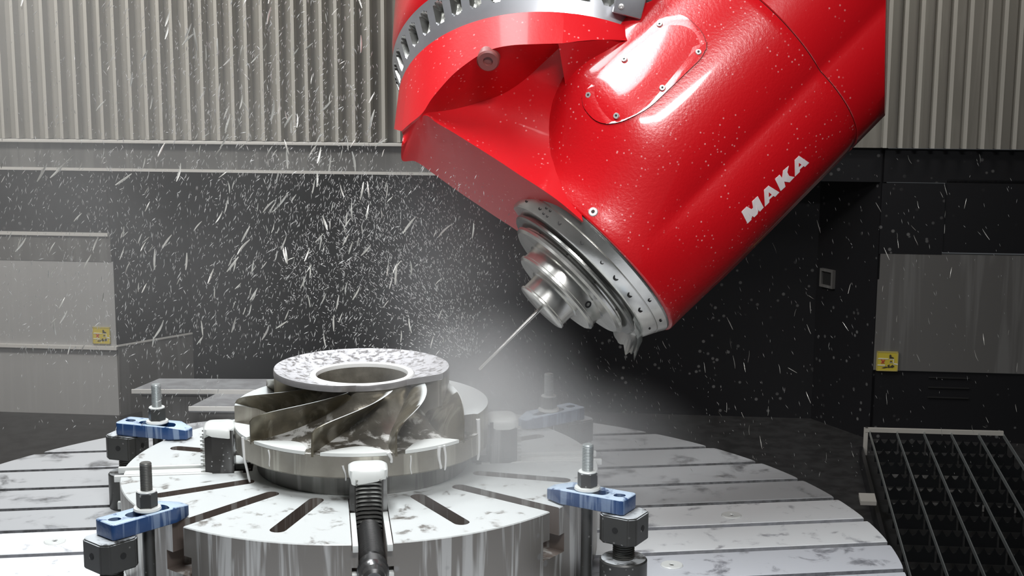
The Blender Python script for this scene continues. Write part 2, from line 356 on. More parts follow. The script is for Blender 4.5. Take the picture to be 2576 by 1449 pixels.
# sheet-metal cover boxes behind the table
for (x0, x1, y0, y1, z1, lab) in ((-0.65, 0.05, 0.93, 1.05, -0.10, 'long low grey sheet cover behind the table, rear one of the two'),
                                  (-0.485, 0.16, 0.80, 0.93, -0.108, 'low grey sheet cover behind the table, front one of the two')):
    t = empty('sheet_cover', lab, 'cover', (0, 0, 0), 0)
    bm = bmesh.new(); bx(bm, x0 + 0.02, x1, y0 + 0.01, y1, -0.5, z1 - 0.012); obj('side_panel', bm, M['panel_dark'], t, 0)
    bm = bmesh.new(); prism(bm, [(x0, y0), (x1, y0), (x1, y1), (x0 + 0.035, y1)], z1 - 0.012, z1); obj('lid', bm, M['cover'], t, 0)
    bm = bmesh.new(); bx(bm, x0, x1, y0 - 0.004, y0, z1 - 0.008, z1 + 0.002); obj('front_edge', bm, M['edge'], t, 0)

# ================================================================ ROTARY TABLE
TM = Matrix.Rotation(TROT, 4, 'Z')
TZ = -0.1377; TR = 0.9035; PIT = 0.12426
tbl = empty('rotary_table', 'large round T-slotted machine table coated with white coolant', 'table', (0, 0, -0.5), TROT)
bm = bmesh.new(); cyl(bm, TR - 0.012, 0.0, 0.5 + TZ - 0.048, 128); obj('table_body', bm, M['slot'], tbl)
SW = 0.0088
for k in range(-8, 8):
    y0, y1 = k * PIT + SW, (k + 1) * PIT - SW
    if k == 7: y1 = min(y1, TR - 0.004)
    if k == -8: y0 = max(y0, -TR + 0.004)
    if y0 >= TR or y1 <= -TR: continue
    y0 = max(y0, -TR + 0.004); y1 = min(y1, TR - 0.004)
    if y1 <= y0: continue
    ys = [y0 + (y1 - y0) * i / 12 for i in range(13)]
    pts = [(math.sqrt(TR * TR - y * y), y) for y in ys] + [(-math.sqrt(TR * TR - y * y), y) for y in ys[::-1]]
    bm = bmesh.new(); prism(bm, pts, 0.5 + TZ - 0.05, 0.5 + TZ)
    top = max(bm.faces, key=lambda f: f.calc_center_median().z)
    bmesh.ops.bevel(bm, geom=list(top.edges), offset=0.0012, segments=1, affect='EDGES')
    o = obj('table_strip', bm, M['table'] if -2 < k < 1 else M['table_rear'] if k >= 1 else M['table_mid'], tbl, 30)
# countersunk plug screws in the strips
for (px, py) in ((138, 1362), (1690, 1422), (1840, 1297)):
    p = TM.inverted() @ Zp(px, py, TZ)
    bm = bmesh.new(); solid(bm, [(0, 0.0), (0.004, 0.0), (0.005, 0.0018), (0.017, 0.0022), (0.0185, 0.0008), (0.0185, -0.004), (0, -0.004)], 28)
    obj('plug', bm, M['foam'], tbl, 35, Matrix.Translation((p.x, p.y, 0.5 + TZ)))

# ================================================================ CHUCK (four-jaw faceplate)
chk = empty('chuck', 'round four-jaw chuck faceplate with radial slots, white with coolant', 'chuck', (0, 0, TZ), TROT)
CM = Matrix.Translation((0, 0, -TZ))            # local z: 0 = chuck top when added to CM
bm = bmesh.new(); cyl(bm, 0.40, TZ, 0.0, 192, CM, 0.0015)
body = obj('chuck_body', bm, M['chuck'], chk)
body.data.materials.append(M['slot'])
cut = []
def cutter(f):
    bm = bmesh.new(); f(bm); bmesh.ops.recalc_face_normals(bm, faces=bm.faces[:]); me = bpy.data.meshes.new('c'); bm.to_mesh(me); bm.free(); me.materials.append(M['slotwall']); o = bpy.data.objects.new('c', me); COL.objects.link(o); o.parent = chk; cut.append(o)
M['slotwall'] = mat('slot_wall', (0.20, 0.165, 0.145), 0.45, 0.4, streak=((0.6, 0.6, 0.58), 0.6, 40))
def stadium(bm, ang, r0, r1, w, z0, z1):
    A = Matrix.Rotation(ang, 4, 'Z') @ CM; pts = []
    for i in range(9): a = PI / 2 + PI * i / 8; pts.append((r0 + w + w * math.cos(a), w * math.sin(a)))
    for i in range(9): a = -PI / 2 + PI * i / 8; pts.append((r1 - w + w * math.cos(a), w * math.sin(a)))
    prism(bm, pts, z0, z1, A)
for q in range(4):
    for s in (-1, 1):
        cutter(lambda bm: stadium(bm, math.radians(90 * q + s * 22.7), 0.195, 0.362, 0.0125, -0.055, 0.01))
    d = math.radians(45 + 90 * q)
    cutter(lambda bm: stadium(bm, d, 0.200, 0.45, 0.0125, -0.047, 0.01))
    cutter(lambda bm: bx(bm, 0.21, 0.45, -0.028, 0.028, -0.075, -0.045, Matrix.Rotation(d, 4, 'Z') @ CM))
    cutter(lambda bm: bx(bm, 0.185, 0.45, -0.0205, 0.0205, -0.16, 0.01, Matrix.Rotation(math.radians(90 * q), 4, 'Z') @ CM))
    cutter(lambda bm: bx(bm, 0.190, 0.45, -0.030, 0.030, -0.0095, 0.01, Matrix.Rotation(math.radians(90 * q), 4, 'Z') @ CM))
    cutter(lambda bm: bx(bm, 0.30, 0.45, -0.030, 0.030, -0.075, -0.035, Matrix.Rotation(math.radians(90 * q), 4, 'Z') @ CM))
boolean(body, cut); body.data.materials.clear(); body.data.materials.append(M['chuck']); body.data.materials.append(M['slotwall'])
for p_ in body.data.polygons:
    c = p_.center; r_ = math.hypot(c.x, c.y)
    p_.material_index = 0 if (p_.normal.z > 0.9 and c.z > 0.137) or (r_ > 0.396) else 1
# jaws with rails and screws
def jaw_unit(q):
    A = Matrix.Rotation(math.radians(90 * q), 4, 'Z') @ CM
    j = empty('jaw', None, None); j.parent = chk
    # block: outer face is a half-nut with threads
    bm = bmesh.new(); pts = []
    r0, r1, hw = 0.2145, 0.262, 0.0285; JH = 0.064 if q in (1, 3) else 0.073
    nT = 9
    prism(bm, [(r0, -hw), (r1 - 0.012, -hw), (r1, -hw + 0.007), (r1, -0.017), (r1 - 0.010, -0.016), (r1 - 0.010, 0.016), (r1, 0.017), (r1, hw - 0.007), (r1 - 0.012, hw), (r0, hw)], -0.008, JH, A)
    b1 = obj('jaw_block', bm, M['jaw'], j, 20)
    # thread ribs: curved ledges on the outer face
    for k in range(11 if q != 3 else 15):
        z = JH - 0.012 - k * 0.0066
        bm = bmesh.new()
        ring = []
        for i in range(13):
            a = -1.15 + 2.3 * i / 12
            ring.append((r1 + 0.008 - 0.0215 * math.cos(a) + 0.004, 0.0195 * math.sin(a) / math.sin(1.15)))
        out = [(r1 - 0.0095, y) for _, y in ring]
        prof = [Vector((x, y, z - 0.0018 * (1 - abs(y) / 0.02))) for x, y in ring]
        up = [bm.verts.new(A @ Vector((p.x + 0.004, p.y, p.z + 0.0012))) for p in prof]
        lo = [bm.verts.new(A @ Vector((p.x + 0.004, p.y, p.z - 0.0012))) for p in prof]
        bu = [bm.verts.new(A @ Vector((r1 - 0.012, p.y, p.z + 0.0026))) for p in prof]
        bl = [bm.verts.new(A @ Vector((r1 - 0.012, p.y, p.z - 0.0026))) for p in prof]
        for i in range(12):
            bm.faces.new((up[i], up[i + 1], lo[i + 1], lo[i])); bm.faces.new((bu[i], bu[i + 1], up[i + 1], up[i])); bm.faces.new((lo[i], lo[i + 1], bl[i + 1], bl[i])); bm.faces.new((bl[i], bl[i + 1], bu[i + 1], bu[i]))
        for i in (0, 12): bm.faces.new((up[i], lo[i], bl[i], bu[i]))
        obj('thread_rib', bm, M['thread_lit'], j, 40)
    # foam cap lying on the jaw
    bm = bmesh.new(); n = 40; R2 = random.Random(q); top = []; mid = []; low = []
    for i in range(n):
        a = 2 * PI * i / n; cx = (r0 + r1) / 2; c_, s_ = math.cos(a), math.sin(a)
        ex = 0.026 * math.copysign(abs(c_) ** 0.45, c_); ey = 0.0300 * math.copysign(abs(s_) ** 0.45, s_)
        dr = 0.010 + 0.004 * math.sin(a * 3 + q) + (0.006 if c_ > 0.6 else 0)
        low.append(bm.verts.new(A @ Vector((cx + ex, ey, JH - dr)))); mid.append(bm.verts.new(A @ Vector((cx + ex, ey, JH + 0.002)))); top.append(bm.verts.new(A @ Vector((cx + ex * 0.8, ey * 0.82, JH + 0.0055))))
    for i in range(n):
        k = (i + 1) % n; bm.faces.new((low[i], low[k], mid[k], mid[i])); bm.faces.new((mid[i], mid[k], top[k], top[i]))
    bm.faces.new(top); bm.faces.new(low[::-1]); o = obj('foam_cap', bm, M['foam'], j, 60)
    for s in (-1, 1):
        bm = bmesh.new(); bx(bm, 0.262 if q == 3 else 0.2, 0.409, s * 0.0205 if s > 0 else -0.0285, 0.0285 if s > 0 else -0.0205, -0.009, 0.0012, A, 0.0008)
        o = obj('guide_rail', bm, M['foam'], j, 30)
        bm = bmesh.new(); bx(bm, 0.385, 0.405, s * 0.0205 if s > 0 else -0.0300, 0.0300 if s > 0 else -0.0205, -0.055, -0.043, A, 0.0008); obj('lower_lug', bm, M['foam'], j, 30)
    if q != 3:
        bm = bmesh.new(); bx(bm, 0.262, 0.396, -0.011, 0.011, -0.03, -0.001, A, 0.001); obj('slide_bar', bm, M['foam'], j, 30)
    # screw: lead thread + socket head
    ax = A @ Matrix.Translation((0.0, 0, -0.030)) @ Matrix.Rotation(PI / 2, 4, 'Y')
    bm = bmesh.new(); prof = [(0, 0.25)]; z = 0.25
    while z < 0.385:
        prof += [(0.0135, z), (0.0188, z + 0.0026), (0.0188, z + 0.0034), (0.0135, z + 0.0060)]; z += 0.0075
    prof += [(0.0145, 0.386), (0, 0.386)]
    solid(bm, prof, 40, ax); obj('lead_screw', bm, M['thread'], j, 25)
    if q != 3: return j
    bm = bmesh.new(); prof = [(0, 0.386), (0.0205, 0.386)]
    z = 0.388
    while z < 0.412: prof += [(0.0215, z), (0.0228, z + 0.0012), (0.0215, z + 0.0024)]; z += 0.004
    prof += [(0.0205, 0.416), (0.0175, 0.421), (0.0165, 0.436), (0.012, 0.440), (0.010, 0.440), (0.010, 0.432), (0, 0.432)]
    solid(bm, prof, 48, ax @ Matrix.Translation((0.010, 0, 0))); obj('screw_head', bm, M['thread'], j, 25)
    return j
for q in range(4): jaw_unit(q)

# ================================================================ MOUNTING PLUG + IMPELLER
bm = bmesh.new(); solid(bm, [(0, 0.0), (0.176, 0.0), (0.178, 0.003), (0.178, 0.0385), (0, 0.0385)], 128)
tag(obj('mounting_plate', bm, M['plug']), 'dark round plate between the impeller and the chuck face', 'plate')
imp = empty('impeller', 'half-milled metal impeller with curved blades, being cut on the chuck', 'impeller', (0, 0, 0.0385))
IM = Matrix.Translation((0, 0, -0.0385))
bm = bmesh.new(); solid(bm, [(0.07, 0.0385), (0.2105, 0.0385), (0.213, 0.041), (0.213, 0.0735), (0.2115, 0.075), (0.07, 0.075), (0.07, 0.0385)], 160, IM)
obj('base_disc', bm, M['impeller'], imp)
def Hs(s): return 0.092 + 0.121 * (1 - math.cos(s * PI / 2)) ** 1.0, 0.0752 + 0.066 * (1 - math.sin(s * PI / 2)) ** 1.1
def Ss(s): return 0.118 + 0.0955 * s, 0.1085 + 0.0445 * (1 - s) ** 0.60
prof = [(0.076, 0.06), (0.076, 0.150), (0.078, 0.1555), (0.0815, 0.157), (0.0860, 0.156), (0.0885, 0.152), (0.0905, 0.146)] + [Hs(i / 20) for i in range(0, 21)] + [(0.2125, 0.06), (0.076, 0.06)]
bm = bmesh.new(); solid(bm, prof, 128, IM); obj('hub', bm, M['hub'], imp)
bm = bmesh.new(); solid(bm, [(0.0765, 0.152), (0.0775, 0.1575), (0.0815, 0.1595), (0.0865, 0.1585), (0.0895, 0.154), (0.0895, 0.150), (0.0765, 0.150), (0.0765, 0.152)], 96, IM); obj('bore_lip', bm, M['lip'], imp)
def fr(th): return -PI / 2 + math.radians(th + 6.2)       # angle from the front, + towards image right
def blade(rim, thick=0.0042, s0=0.0, sweep=46):
    bm = bmesh.new(); NS, NH = 28, 6; rows = [[], []]
    for side in (0, 1):
        for i in range(NS + 1):
            s = s0 + (1 - s0) * i / NS; row = []
            (rh, zh), (rs, zs) = Hs(s), Ss(s)
            ang = rim + sweep * (1 - s) ** 1.15
            for k in range(NH + 1):
                h = k / NH; r = rh + (rs - rh) * h; z = zh + (zs - zh) * h - (0.004 if k == 0 else 0)
                lean = -13.0 * (1 - h) * math.sin(PI * s) - 3 * math.sin(PI * h) * (1 - s)
                tt = thick * (0.55 + 0.45 * (1 - h)) * (0.45 if i == 0 else 1)
                a = fr(ang + lean) + (1 if side else -1) * tt * 0.5 / r
                row.append(bm.verts.new(IM @ Vector((r * math.cos(a), r * math.sin(a), z))))
            rows[side].append(row)
    A, B = rows
    for i in range(NS):
        for k in range(NH):
            bm.faces.new((A[i][k], A[i + 1][k], A[i + 1][k + 1], A[i][k + 1])); bm.faces.new((B[i][k + 1], B[i + 1][k + 1], B[i + 1][k], B[i][k]))
        bm.faces.new((A[i][NH], A[i + 1][NH], B[i + 1][NH], B[i][NH])); bm.faces.new((B[i][0], B[i + 1][0], A[i + 1][0], A[i][0]))
    for i in (0, NS):
        for k in range(NH): bm.faces.new((A[i][k], A[i][k + 1], B[i][k + 1], B[i][k]))
    return obj('blade', bm, M['blade'], imp, 50)
for rim in (-128, -92.5, -57, -21.5, 14, 49.5): blade(rim)
# uncut stock: flange on top and trumpet-shaped body, behind and to the right
def arc(prof, a, b, n): 
    bm = bmesh.new(); lathe(bm, prof, n, IM, fr(a), fr(b)); return bm
sp = [(0.088, 0.150), (0.147, 0.160), (0.147, 0.150), (0.1465, 0.135), (0.147, 0.122), (0.151, 0.110), (0.158, 0.1035), (0.169, 0.101), (0.185, 0.1035), (0.205, 0.108), (0.2125, 0.1085), (0.213, 0.106), (0.213, 0.070), (0.088, 0.070)]
obj('stock_body', arc(sp, 62, 272, 96), M['impeller'], imp)
sm0 = lambda x: x * x * (3 - 2 * x)
bm = bmesh.new(); n = 180; rows = []
def rout(th):
    if -18 <= th <= -6: u = (th + 18) / 12; return 0.1475 - 0.0545 * sm0(u)
    if 52 <= th <= 64: u = (64 - th) / 12; return 0.1475 - 0.0545 * sm0(u)
    return 0.093 if -6 < th < 52 else 0.1475
for i in range(n):
    th = -80 + 360 * i / n; th2 = th if th <= 180 else th; ro = rout(th if th < 280 else th - 360); a = fr(th)
    zo = 0.1575 + 0.0125 * (ro - 0.088) / 0.06
    row = [(0.088, 0.148), (0.0885, 0.1565), (0.092, 0.1560), ((0.092 + ro) / 2, (0.156 + zo) / 2 - 0.001), (ro - 0.001, zo), (ro, zo - 0.002), (ro, zo - 0.010), (0.090, 0.146)]
    rows.append([bm.verts.new(IM @ Vector((r_ * math.cos(a), r_ * math.sin(a), z_))) for r_, z_ in row])
for i in range(n):
    A, B = rows[i], rows[(i + 1) % n]
    for k in range(8): bm.faces.new((A[k], B[k], B[(k + 1) % 8], A[(k + 1) % 8]))
obj('top_flange', bm, M['flange'], imp, 40)
# pools of white coolant lying in the channels near the rim, and the milky lip on the dished stock rim
for a0, a1 in ((-88, -61), (-54, -25), (-18, 10.5), (18, 46)):
    bm = bmesh.new(); n = 18; T_, Bt = [], []
    inner = []; outer = []
    for i in range(n + 1):
        u = i / n; a = fr(a0 + (a1 - a0) * u); ed = math.sin(PI * u) ** 0.35
        inner.append(((0.2125 - 0.050 * ed * (1 - 0.45 * u)) , a + math.radians(10 * (1 - u) * ed))); outer.append((0.2132, a))
    lp = outer + inner[::-1]
    hi = [bm.verts.new(IM @ Vector((r_ * math.cos(a), r_ * math.sin(a), 0.0795))) for r_, a in lp]; lo = [bm.verts.new(IM @ Vector((r_ * math.cos(a), r_ * math.sin(a), 0.0742))) for r_, a in lp]
    bm.faces.new(hi); bm.faces.new(lo[::-1])
    for i in range(len(lp)): k = (i + 1) % len(lp); bm.faces.new((lo[i], lo[k], hi[k], hi[i]))
    bmesh.ops.triangulate(bm, faces=[f for f in bm.faces if len(f.verts) > 4])
    obj('coolant_pool', bm, M['foam'], imp, 30)
# runs of coolant down the disc
for (th, w, z1, z0) in ((-64, 0.0028, 0.077, 0.001), (-44, 0.0012, 0.072, 0.045), (11, 0.0030, 0.079, 0.062), (34, 0.0030, 0.077, 0.040), (37, 0.0022, 0.077, 0.036), (-8, 0.0016, 0.06, 0.036), (62, 0.003, 0.10, 0.03), (20, 0.0012, 0.07, 0.04)):
    bm = bmesh.new(); pts = []; rr = []
    n = 10
    for i in range(n + 1):
        u = i / n; z = z1 + (z0 - z1) * u; a = fr(th + 0.35 * math.sin(u * 5 + th) + 0.8 * u); r_ = 0.2134
        if z < 0.038: r_ = 0.2128 - (0.038 - z) * 0.2
        pts.append(IM @ Vector((r_ * math.cos(a), r_ * math.sin(a), z))); rr.append(w * (1.2 - 0.6 * u + (0.25 if i == n - 1 else 0)))
    tube(bm, pts, rr, 8); obj('coolant_run', bm, M['milk'], imp, 60)

# ================================================================ STRAP CLAMPS
def hexpts(r, a0=0): return [(r * math.cos(a0 + i * PI / 3), r * math.sin(a0 + i * PI / 3)) for i in range(6)]
def clamp(ang, label, steel, rs=0.432, twist=0.0, rodtop=0.098):
    a = TROT + math.radians(ang)
    t = empty('strap_clamp', label, 'clamp', (rs * math.cos(a), rs * math.sin(a), TZ), a + twist, 'blue strap clamps around the chuck')
    B = Matrix.Translation((0, 0, -TZ))        # local z 0 = chuck top ; local x outward, origin at the stud
    # strap with long slot and hole
    L0, L1, hw, th, zb = -0.066, 0.074, 0.0240, 0.024, 0.002
    bm = bmesh.new()
    pts = [(L0, -0.011), (L0 + 0.03, -hw), (L1 - 0.004, -hw), (L1, -hw + 0.004), (L1, hw - 0.004), (L1 - 0.004, hw), (L0 + 0.03, hw), (L0, 0.011)]
    prism(bm, pts, zb, zb + th, B)
    bmesh.ops.bevel(bm, geom=bm.edges[:], offset=0.003, segments=3, profile=0.6, affect='EDGES')
    # the nose drops towards the tip
    for v in bm.verts:
        if v.co.x < -0.045 and v.co.z + TZ > zb + th * 0.5: v.co.z -= (-0.045 - v.co.x) * 0.30
    st = obj('strap', bm, M['blue'], t, 40)
    cs = []
    for (x0, x1, w) in ((-0.036, 0.036, 0.0115), (0.046, 0.065, 0.0080)):
        bm = bmesh.new(); pts = []
        for i in range(13): q = PI / 2 + PI * i / 12; pts.append((x0 + w + w * math.cos(q), w * math.sin(q)))
        for i in range(13): q = -PI / 2 + PI * i / 12; pts.append((x1 - w + w * math.cos(q), w * math.sin(q)))
        prism(bm, pts, zb - 0.01, zb + th + 0.02, B); bmesh.ops.recalc_face_normals(bm, faces=bm.faces[:])
        me = bpy.data.meshes.new('c'); bm.to_mesh(me); bm.free(); o = bpy.data.objects.new('c', me); COL.objects.link(o); o.parent = t; cs.append(o)
    boolean(st, cs)
    z = zb + th
    bm = bmesh.new(); solid(bm, [(0, 0.0), (0.0195, 0.0), (0.0205, 0.0015), (0.0195, 0.0045), (0.013, 0.0055), (0, 0.0055)], 32, B @ Matrix.Translation((0, 0, z))); obj('washer', bm, M['foam'], t, 40)
    bm = bmesh.new(); prism(bm, hexpts(0.0155, 0.3), z + 0.005, z + 0.028, B); bmesh.ops.bevel(bm, geom=[e for e in bm.edges if abs((e.verts[0].co - e.verts[1].co).z) < 1e-5], offset=0.0015, segments=1, affect='EDGES')
    obj('hex_nut', bm, M['blackox'], t, 25)
    bm = bmesh.new(); solid(bm, [(0, 0), (0.0135, 0), (0.0145, 0.001), (0.0135, 0.0025), (0, 0.003)], 24, B @ Matrix.Translation((0, 0, z + 0.0275))); obj('foam_ring', bm, M['foam'], t, 40)
    bm = bmesh.new(); cyl(bm, 0.0092, TZ - 0.02, z - 0.004, 24, B); obj('lower_rod', bm, M['blackox'], t, 30)
    bm = bmesh.new(); prof = [(0, z - 0.004)]; rs_ = 0.0088
    prof += [(rs_, z - 0.004), (rs_, z + 0.03)]
    zz = z + 0.03
    while zz < rodtop - 0.004: prof += [(rs_ - 0.0006, zz), (rs_, zz + 0.0008), (rs_, zz + 0.0014), (rs_ - 0.0006, zz + 0.0022)]; zz += 0.0024
    prof += [(rs_, rodtop - 0.002), (rs_ - 0.0015, rodtop), (0, rodtop)]
    solid(bm, prof, 24, B); obj('stud', bm, steel, t, 30)
    # heel support: square-ish block on a threaded post in a round base
    hx = 0.064
    bm = bmesh.new(); c_ = 0.010; h2 = 0.0315
    pts = [(hx - h2, -h2 + c_), (hx - h2 + c_, -h2), (hx + h2 - c_, -h2), (hx + h2, -h2 + c_), (hx + h2, h2 - c_), (hx + h2 - c_, h2), (hx - h2 + c_, h2), (hx - h2, h2 - c_)]
    prism(bm, pts, zb - 0.045, zb - 0.001, B); bmesh.ops.bevel(bm, geom=bm.edges[:], offset=0.002, segments=2, affect='EDGES')
    obj('support_block', bm, M['blackox'], t, 30)
    for q in range(4):
        bm = bmesh.new(); cyl(bm, 0.0048, h2 - 0.004, h2 + 0.0006, 20, B @ Matrix.Translation((hx, 0, zb - 0.022)) @ Matrix.Rotation(q * PI / 2, 4, 'Z') @ Matrix.Rotation(PI / 2, 4, 'Y')); obj('tommy_hole', bm, M['hole'], t, 30)
    bm = bmesh.new(); prof = [(0, zb - 0.078)]; zz = zb - 0.078
    while zz < zb - 0.044: prof += [(0.0145, zz), (0.017, zz + 0.0015), (0.0145, zz + 0.003)]; zz += 0.0036
    prof += [(0, zb - 0.044)]
    solid(bm, prof, 32, B @ Matrix.Translation((hx, 0, 0))); obj('support_screw', bm, M['stud_dark'], t, 25)
    bm = bmesh.new(); solid(bm, [(0, TZ + 0.0002), (0.0355, TZ + 0.0002), (0.0365, TZ + 0.002), (0.0365, zb - 0.077), (0.0345, zb - 0.0745), (0, zb - 0.0745)], 48, B @ Matrix.Translation((hx, 0, 0))); obj('support_base', bm, M['blackox'], t, 30)
    return t
clamp(-138.8, 'blue strap clamp nearest the camera on the left, dark stud and smooth blue nose', M['stud_dark'])
clamp(-38.5, 'blue strap clamp at the right front of the chuck on a black threaded support', M['stud'], 0.430)
clamp(149.2, 'blue strap clamp at the left rear, mottled with white foam, pale stud', M['stud'], 0.425, 0.10)
clamp(31.5, 'blue strap clamp at the right rear of the chuck, veiled by mist', M['stud'], 0.418)

# ================================================================ MILLING HEAD
TIP = Y(1205, 930, 0.0)
_k = math.sqrt(1 - 0.133 ** 2) / math.hypot(0.712, 0.702)
AX = cam2world(0.712 * _k, 0.702 * _k, 0.133).normalized()
viewd = (TIP + AX * 0.35 - CAM).normalized()
BX = AX.cross(viewd).normalized()                 # image lower right
if BX.dot(cam2world(1, -1, 0)) < 0: BX = -BX
CX = AX.cross(BX).normalized()                    # towards the camera
if CX.dot(viewd) > 0: CX = -CX
HM = Matrix(((BX.x, CX.x, AX.x, TIP.x), (BX.y, CX.y, AX.y, TIP.y), (BX.z, CX.z, AX.z, TIP.z), (0, 0, 0, 1)))   # local (b, c, s)
head = empty('milling_head', 'red five-axis milling head with steel nose, cutting the impeller', 'machine head', TIP)
HL = Matrix.Translation(-TIP) @ HM                # head-local
TL = Matrix.Translation(-TIP)
sp_ = empty('spindle', None, None); sp_.parent = head
def nose(name, prof, m, n=96, par=sp_):
    bm = bmesh.new(); solid(bm, prof, n, HL); return obj(name, bm, m, par, 30)
nose('end_mill', [(0, 0.0), (0.0018, 0.0003), (0.0024, 0.002), (0.0024, 0.05), (0.0030, 0.10), (0.0036, 0.16), (0, 0.16)], M['chrome'], 20)
nose('tool_holder', [(0, 0.1480), (0.020, 0.1480), (0.0465, 0.1485), (0.049, 0.150), (0.049, 0.1530), (0.0465, 0.155), (0.0465, 0.170), (0.048, 0.180), (0.052, 0.1815), (0.054, 0.184), (0.054, 0.19), (0, 0.19)], M['chrome'])
nose('nose_ring', [(0, 0.182), (0.081, 0.182), (0.085, 0.185), (0.085, 0.189), (0.0825, 0.1905), (0.0825, 0.209), (0.092, 0.215), (0, 0.217)], M['chrome'])
nose('nose_ring', [(0, 0.211), (0.117, 0.211), (0.1225, 0.2145), (0.1235, 0.219), (0.115, 0.2235), (0.118, 0.232), (0, 0.232)], M['chrome'])
nose('nose_ring', [(0, 0.2255), (0.136, 0.2255), (0.139, 0.228), (0.139, 0.232), (0.131, 0.235), (0.131, 0.243), (0, 0.243)], M['chrome_dark'])
nose('nose_ring', [(0, 0.2365), (0.154, 0.2365), (0.1575, 0.239), (0.1665, 0.2575), (0.1655, 0.2582), (0.1658, 0.259), (0.1675, 0.2595), (0.1755, 0.2735), (0, 0.277)], M['chrome'])
nose('seal_ring', [(0, 0.270), (0.173, 0.270), (0.1755, 0.2745), (0.1755, 0.280), (0, 0.280)], M['chrome_dark'])
def bolt_hole(s, ang, r, rad, par=sp_):
    A = HL @ Matrix.Rotation(ang, 4, 'Z') @ Matrix.Translation((r, 0, s)) @ Matrix.Rotation(PI / 2, 4, 'Y')
    bm = bmesh.new(); solid(bm, [(0, -0.004), (rad, -0.004), (rad * 1.12, 0.0006), (rad * 0.75, 0.0004), (0, -0.001)], 16, A); obj('bolt_hole', bm, M['hole'], par, 30)
for d in (20, 44, 58, 72, 84, 100, 118, 136, 152, 196, 232, 268, 304, 340): bolt_hole(0.2480, math.radians(d), 0.1617, 0.0046 if 40 < d < 80 else 0.0030)
for d in (128, 131.5): bolt_hole(0.2535, math.radians(d), 0.1646, 0.002); bolt_hole(0.2445, math.radians(d), 0.1602, 0.002)
for d in (26, 48): bolt_hole(0.2665, math.radians(d), 0.1718, 0.0030)
for d in (40, 74, 106, 140, 250, 310): bolt_hole(0.2285, math.radians(d), 0.1168, 0.0035)
bolt_hole(0.200, math.radians(52), 0.0824, 0.0055)
# splash of coolant flung off the nose
R3 = random.Random(5)
bm = bmesh.new(); n = 46; rowA, rowB, rowC = [], [], []
for i in range(n + 1):
    a = math.radians(-42 + 82 * i / n); w = math.sin(PI * i / n) ** 0.6
    j = 0.003 * math.sin(i * 0.6) + 0.0025 * math.sin(i * 1.1 + 1) + R3.uniform(-0.0008, 0.0008)
    c_, s_ = math.cos(a), math.sin(a)
    rowA.append(bm.verts.new(HL @ Vector((0.150 * c_, 0.150 * s_, 0.240))))
    rowB.append(bm.verts.new(HL @ Vector(((0.156 + 0.006 * w) * c_, (0.156 + 0.006 * w) * s_, 0.228))))
    rowC.append(bm.verts.new(HL @ Vector(((0.160 + (0.010 + j) * w) * c_, (0.160 + (0.010 + j) * w) * s_, 0.228 - (0.022 + j * 1.4) * w))))
for i in range(n):
    bm.faces.new((rowA[i], rowA[i + 1], rowB[i + 1], rowB[i])); bm.faces.new((rowB[i], rowB[i + 1], rowC[i + 1], rowC[i]))
r_ = bmesh.ops.solidify(bm, geom=bm.faces[:], thickness=0.0022)
o = obj('coolant_splash', bm, M['water'], None, 60); o.matrix_world = Matrix.Translation(TIP); tag(o, 'clear ragged sheet of coolant thrown off the lower rim of the steel nose', 'splash', kind='stuff')

# ---- barrel (spindle housing)
def rrect(b0, b1, c0, c1, rad, n=28):
    """rounded rectangle; rad = (b1c1, b0c1, b0c0, b1c0); returned by angle about (0,0)"""
    pts = []
    cor = [(b1, c1, rad[0], 0, 1, 1), (b0, c1, rad[1], PI / 2, -1, 1), (b0, c0, rad[2], PI, -1, -1), (b1, c0, rad[3], 1.5 * PI, 1, -1)]
    for (bx_, cy_, r_, a0, sx, sy) in cor:
        for i in range(n + 1):
            a = a0 + PI / 2 * i / n; pts.append((bx_ - sx * r_ + r_ * math.cos(a), cy_ - sy * r_ + r_ * math.sin(a)))
    return pts
NB = 160
def section(t, grow=1.0):
    """radius as a function of angle: circle (t=0) to rounded box (t=1)"""
    P = rrect(-0.262, 0.180, -0.18, 0.168, (0.135, 0.055, 0.08, 0.12))
    ang = np.array([math.atan2(p[1], p[0]) for p in P]); rad = np.array([math.hypot(*p) for p in P]); o = np.argsort(ang); ang, rad = ang[o], rad[o]
    ang = np.concatenate([ang - 2 * PI, ang, ang + 2 * PI]); rad = np.concatenate([rad] * 3)
    th = np.linspace(-PI, PI, NB, endpoint=False); rb = np.interp(th, ang, rad)
    return [(((1 - t) * 0.1805 + t * 0.88 * rb[i] + t * 0.12 * 0.19) * math.cos(th[i]) * grow, ((1 - t) * 0.1805 + t * 0.88 * rb[i] + t * 0.12 * 0.19) * math.sin(th[i]) * grow) for i in range(NB)]
def loft(bm, stations, M_):
    prev = None
    for s, t, g in stations:
        row = [bm.verts.new(M_ @ Vector((b_, c_, s))) for b_, c_ in section(t, g)]
        if prev:
            for i in range(NB): bm.faces.new((prev[i], prev[(i + 1) % NB], row[(i + 1) % NB], row[i]))
        else: bm.faces.new(row[::-1])
        prev = row
    bm.faces.new(prev)
sm = lambda x: 0 if x < 0 else 1 if x > 1 else x * x * (3 - 2 * x)
S0, S1 = 0.2775, 0.7275
bm = bmesh.new(); st = [(S0, 0.0, 0.985), (S0 + 0.0015, 0.0, 0.996), (S0 + 0.004, 0.0, 1.0)]
for i in range(1, 25):
    s = S0 + 0.004 + (S1 - 0.002 - S0 - 0.004) * i / 24; st.append((s, sm((s - S0 - 0.01) / 0.17), 1.0))
st.append((S1 - 0.0005, 1.0, 0.994))
loft(bm, st, HL); housing = obj('spindle_housing', bm, M['red_wet'], head, 50)
